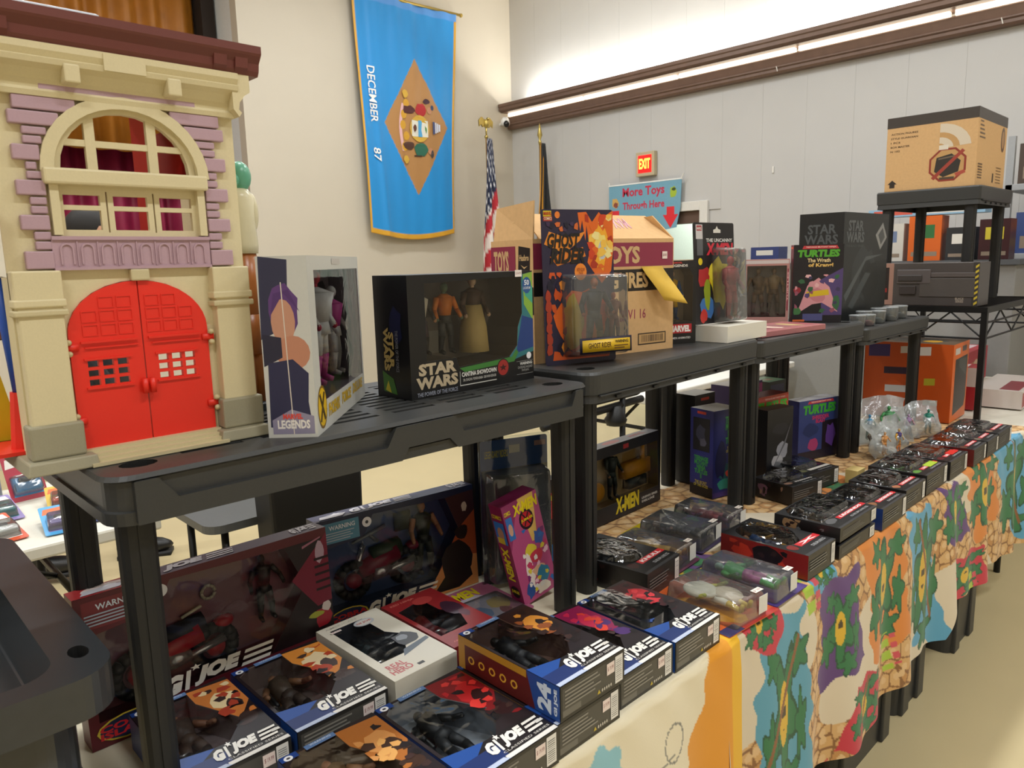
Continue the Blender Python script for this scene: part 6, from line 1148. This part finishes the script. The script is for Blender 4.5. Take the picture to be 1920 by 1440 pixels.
# cartons on a counter in the middle distance
t = thing('display_counter', 'low cream counter under the far cardboard cartons', 'counter', (5.15, 2.95, 0)); mb = MB(); mb.box(0, 0, 0, .5, .75, 1.30, mat('#b0a898', .6)); mb.build('cabinet', t, bevel=.006); mb = MB(); mb.box(-.02, -.02, 1.30, .52, .77, 1.33, WHITE); mb.build('top', t)
t = thing('shipping_carton', 'open cardboard carton with plastic bags, far behind the row', 'carton', (5.2, 3.28, 1.331), (0, 0, -PI/2)); mb = MB(); mb.box(0, 0, 0, .30, .25, .20, mat('#b08a58', .8)); mb.build('carton', t)
m2 = MB(); m2.ball((.1, .12, .21), .09, .08, .05, mat('#c8d4d4', .3)); m2.build('bag', t, True); m2 = MB(); m2.box(.12, -.002, .10, .19, 0, .13, mat('#3a5a7a', .5)); m2.build('label', t)
t = thing('shipping_carton', 'plain cardboard carton to the right of the open one, far away', 'carton', (5.22, 2.97+.29, 1.331), (0, 0, 0)); t.location = (5.2, 3.68, 1.331); t.rotation_euler = (0, 0, -PI/2); mb = MB(); mb.box(0, 0, 0, .34, .25, .14, mat('#a8855a', .8)); mb.build('carton', t); m2 = MB(); m2.box(.05, -.002, .03, .14, 0, .11, mat('#d8d4cc', .6)); m2.build('label', t)
# ------------------------------------------------------------------ left background: carded toys, dark bin, grey seat, person
rnd = random.Random(5)
names = ['orange-red', 'sky blue', 'navy', 'white', 'lilac', 'yellow', 'crimson', 'teal']
hexs = ['#c8502c', '#4a9ad0', '#24346a', '#d8d4cc', '#8a7ab0', '#c8a83a', '#a8243a', '#2f7a7a']
k = 0
for (x, y, rz, lab) in ((.30, 2.44, 10, 'at the cream table edge left of the shelf leg'), (.44, 2.42, -6, 'on the cream table between the two shelf legs'), (.58, 2.45, 12, 'at the right end of the cream table'), (.17, 2.52, -15, 'propped at the left of the cream table'), (.33, 2.66, 5, 'in the second row on the cream table'), (.50, 2.66, -9, 'in the second row near the right end of the cream table'), (.44, 2.86, 8, 'at the back of the cream table'), (.05, 2.44, 0, 'at the left edge of the picture on the cream table')):
    c = hexs[k]; h2 = hexs[(k+3) % 8]
    t = thing('carded_car', names[k]+' carded toy car '+lab, 'carded toy', (x, y, T+.002), (rad(-75 if k not in (3, 6) else -25), 0, rad(rz)), 'carded toys on the cream table')
    mb = MB(); mb.prism(rrect(0, 0, .11, .165, .006, 3), 0, .002, ink(c), 'y'); mb.build('card', t)
    P = Print(); F = (Vector((0, 0, 0)), X, Z, .11, .165, -Y); P.poly(F, [(.05, .70), (.95, .78), (.9, .95), (.1, .9)], '#d8642c' if k % 2 else '#e0dcd4'); P.poly(F, Rc(.1, .1, .9, .5), h2); P.a.build('printed_art', t)
    mb = MB(); mb.box(.015, -.022, .03, .095, -.006, .06, mat(h2, .3)); mb.box(.03, -.022, .06, .08, -.008, .078, mat('#26262c', .2)); mb.build('toy_car', t, bevel=.005)
    blister(t, .01, .02, .10, .09, .03); k += 1
for k, (x, y, z, rz) in enumerate(((-.02, 2.64, 0, 6), (.11, 2.70, 0, -5), (.20, 2.92, 0, 4), (-.02, 2.80, .0, -8), (.09, 2.86, 0, 3), (.32, 2.96, 0, -4))):
    c = ('#c83a2c', '#3a8ac8', '#e0dcd4', '#d8902c', '#2f4a9a', '#a8b8c8')[k]; h2 = ('#e0a02c', '#d8d8d8', '#c8342c', '#26346a', '#d8642c', '#5a2a5a')[k]
    t = thing('carded_car', ('red', 'bright blue', 'cream', 'amber', 'royal blue', 'ice grey')[k]+' carded toy car propped upright on the cream table', 'carded toy', (x, y, T+.002), (rad(-14), 0, rad(rz)), 'carded toys on the cream table')
    mb = MB(); mb.prism(rrect(0, 0, .11, .165, .006, 3), 0, .002, ink(c), 'y'); mb.build('card', t)
    P = Print(); F = (Vector((0, 0, 0)), X, Z, .11, .165, -Y); P.poly(F, [(.05, .70), (.95, .78), (.9, .95), (.1, .9)], h2); P.a.build('printed_art', t)
    mb = MB(); mb.box(.015, -.022, .03, .095, -.006, .06, mat(h2, .3)); mb.box(.03, -.022, .06, .08, -.008, .078, mat('#26262c', .2)); mb.build('toy_car', t, bevel=.005)
    blister(t, .01, .02, .10, .09, .03)
t = thing('storage_case', 'slim tall black case standing behind the red and navy vehicle sets', 'case', (.915, 1.97, 0)); mb = MB(); mb.hexa([(.02,.01,0),(.30,.01,0),(.30,.11,0),(.02,.11,0)], [(0,0,1.0),(.315,0,1.0),(.315,.12,1.0),(0,.12,1.0)], BLACKL); mb.build('body', t, bevel=.01); mb = MB(); mb.box(-.008, -.008, 1.0, .323, .128, 1.03, BLACKL); mb.build('lid', t, bevel=.008)
t = thing('folding_chair', 'grey plastic folding chair with black legs behind the red vehicle set', 'chair', (.84, 2.12, 0), (0, 0, rad(0))); GP = mat('#5a5c5c', .4)
mb = MB(); mb.prism(rrect(-.05, 0, .36, .38, .05, 5), .715, .74, GP, 'z'); mb.build('seat', t, bevel=.005)
for x, y in ((.02, .06), (.33, .06), (.02, .34), (.33, .34)):
    m2 = MB(); m2.tube((x, y, .715), (x, y, 0), .012, .012, BLACKL, 8); m2.build('leg', t, True)
m2 = MB(); m2.box(.02, .37, .74, .33, .39, .80, GP); m2.build('backrest', t, bevel=.005)
# storage shelf with boxes behind the clamshell
t = thing('wire_tray', 'wire tray of white boxes behind the empty clamshell', 'tray', (1.45, 1.62, .56)); mb = MB(); mb.box(0, 0, .10, .42, .34, .14, mat('#d0ccc4', .6)); mb.build('white_lid', t, bevel=.002); mb = MB(); mb.box(.0, .0, -.56, .42, .34, .10, mat('#26262a', .6)); mb.build('black_box', t, bevel=.002)
for q in range(9): m2 = MB(); m2.tube((.01+.05*q, -.01, .146), (.01+.05*q, .34, .146), .003, .003, BLACKL, 6); m2.build('wire', t)
plain_box('toy_carton', 'red-labelled dark carton partly hidden behind the near shelf leg', 'toy box', (1.20, 1.20, T+.004), rad(-4), (.10, .05, .22), '#3a3236', [('F', Rc(.08, .55, .92, .85), '#b8242c'), ('F', Rc(.15, .76, .8, .82), '#d8c02c'), ('F', Rc(.05, .05, .95, .25), '#2f6a9a')])
# black stroller-like frame far behind
t = thing('hand_truck', 'black tubular hand truck lying behind the second shelf', 'cart', (2.45, 2.25, 0)); 
mb = MB(); mb.tube((0, .1, .80), (.75, .12, .80), .035, .035, BLACKL, 12); mb.build('frame', t, True); mb = MB(); mb.tube((0, .1, .72), (.8, .12, .74), .02, .02, BLACKL, 10); mb.build('lower_bar', t, True)
for x in (.1, .62):
    m2 = MB(); m2.tube((x, .11, .80), (x, .11, 0), .016, .016, BLACKL, 8); m2.build('leg', t, True)
m2 = MB(); m2.lathe([(.05, 0), (.06, .03), (.04, .06), (.03, .10)], (.55, .10, .64), BLACKL, 12); m2.build('knob', t, True)
t = thing('floor_foot', 'small grey rubber foot standing on the floor far behind', 'floor fitting', (5.35, 4.27, 0)); mb = MB(); mb.lathe([(.05, 0), (.045, .02), (.025, .03), (.022, .10), (.03, .11)], (0, 0, 0), mat('#5a5c5e', .5), 12); mb.build('foot', t, True)
# boxes under the second/third shelves at the back
plain_box('toy_carton', 'dark package with a green lid-like top behind the indigo carton', 'toy box', (2.60, 1.31, T+.004), rad(-6), (.11, .09, .275), '#2a2c2a', [('T', Rc(0, 0, 1, 1), '#7a9a7a'), ('F', Rc(.1, .8, .9, .95), '#3a3a5a'), ('T', Rc(.3, .3, .7, .6), '#b89a84')])
plain_box('toy_carton', 'purple-topped carton with white edge behind the flame-orange one', 'toy box', (2.30, 1.30, T+.004), rad(-4), (.20, .08, .30), '#3a2a5a', [('F', Rc(0, .82, 1, .97), '#8a2a6a'), ('T', Rc(0, 0, 1, 1), '#d0ccc8')])
plain_box('toy_carton', 'black carton with a pale open lid behind the royal blue one', 'toy box', (2.075, 1.30, T+.004), rad(-4), (.11, .08, .30), '#17171b', [('T', Rc(0, 0, 1, 1), '#c4c2bc'), ('F', Rc(.3, .93, .7, .96), '#b8382c')])
m2 = MB(); o = [(0, 0), (.11, .0), (.10, .09), (.01, .09)]
# person: walking away behind the firehouse
t = thing('person', 'person in dark clothes and black shoes standing behind the cream table', 'person', (1.07, 4.0, 0), (0, 0, rad(60)))
me = bpy.data.meshes.new('body'); V = [(0,0,.98),(0,0,1.15),(0,.01,1.32),(0,0,1.46),(0,-.01,1.54),(0,-.02,1.63),(0,-.02,1.72), (.10,0,.94),(.12,-.10,.52),(.12,.02,.12),(-.10,0,.94),(-.11,.16,.53),(-.11,.34,.16), (.19,0,1.42),(.25,.03,1.14),(.24,-.10,.92),(-.19,0,1.42),(-.25,.03,1.14),(-.24,-.10,.92),(.24,-.13,.84),(-.24,-.13,.84)]
E_ = [(0,1),(1,2),(2,3),(3,4),(4,5),(5,6),(0,7),(7,8),(8,9),(0,10),(10,11),(11,12),(3,13),(13,14),(14,15),(15,19),(3,16),(16,17),(17,18),(18,20)]
rr = [.15,.14,.16,.10,.055,.09,.075,.10,.075,.055,.10,.075,.055,.065,.048,.036,.065,.048,.036,.035,.035]
me.from_pydata(V, E_, []); me.update(); bo = link('body', me, t); sk = bo.modifiers.new('skin', 'SKIN')
for i, v in enumerate(me.skin_vertices[0].data): v.radius = (rr[i], rr[i]*.85); v.use_root = (i == 0)
bo.modifiers.new('sub', 'SUBSURF').levels = 2; bo.modifiers['sub'].render_levels = 2
me.materials.append(mat('#1f2024', .8, var=.2, scale=20))
mb = MB(); mb.ball((0, -.02, 1.66), .085, .10, .125, mat('#b98a6c', .6), 14, 10); mb.ball((0, -.125, 1.655), .013, .018, .02, mat('#b98a6c', .6), 8, 6)
for s in (-1, 1): mb.ball((s*.083, -.01, 1.65), .012, .02, .028, mat('#b98a6c', .6), 8, 6); mb.ball((s*.032, -.105, 1.675), .013, .01, .009, mat('#f0ece8', .3), 8, 6); mb.ball((s*.032, -.113, 1.675), .006, .005, .006, mat('#20140e', .2), 6, 5)
mb.ball((0, -.112, 1.605), .024, .01, .007, mat('#9a5a50', .5), 8, 5); mb.build('head', t, True)
mb = MB(); mb.ball((0, .005, 1.70), .095, .105, .10, mat('#17120f', .7), 14, 10); mb.build('hair', t, True)
SK = mat('#b98a6c', .6)
for s in (-1, 1):
    mb = MB(); hx = s*.24; mb.ball((hx, -.14, .80), .022, .035, .045, SK, 8, 6)
    for f_ in range(4): mb.tube((hx, -.165+.02*f_, .77), (hx, -.17+.02*f_, .735-.006*(f_ in (1, 2))), .009, .008, SK, 6); mb.tube((hx, -.17+.02*f_, .735), (hx-s*.012, -.168+.02*f_, .705), .008, .006, SK, 6)
    mb.tube((hx, -.172, .80), (hx-s*.02, -.20, .765), .010, .008, SK, 6); mb.build('hand', t, True)
for x, y, z, rt in ((.12, .0, .0, 0), (-.11, .36, .03, .6)):
    mb = MB(); mb.ball((x, y-.06, z+.05), .048, .14, .048, mat('#131314', .4), 12, 8); mb.tube((x, y+.02, z+.05), (x, y+.02, z+.14), .052, .056, mat('#131314', .4), 12); mb.box(x-.045, y-.19, z, x+.045, y+.07, z+.02, mat('#0c0c0d', .6)); mb.build('shoe', t, True)
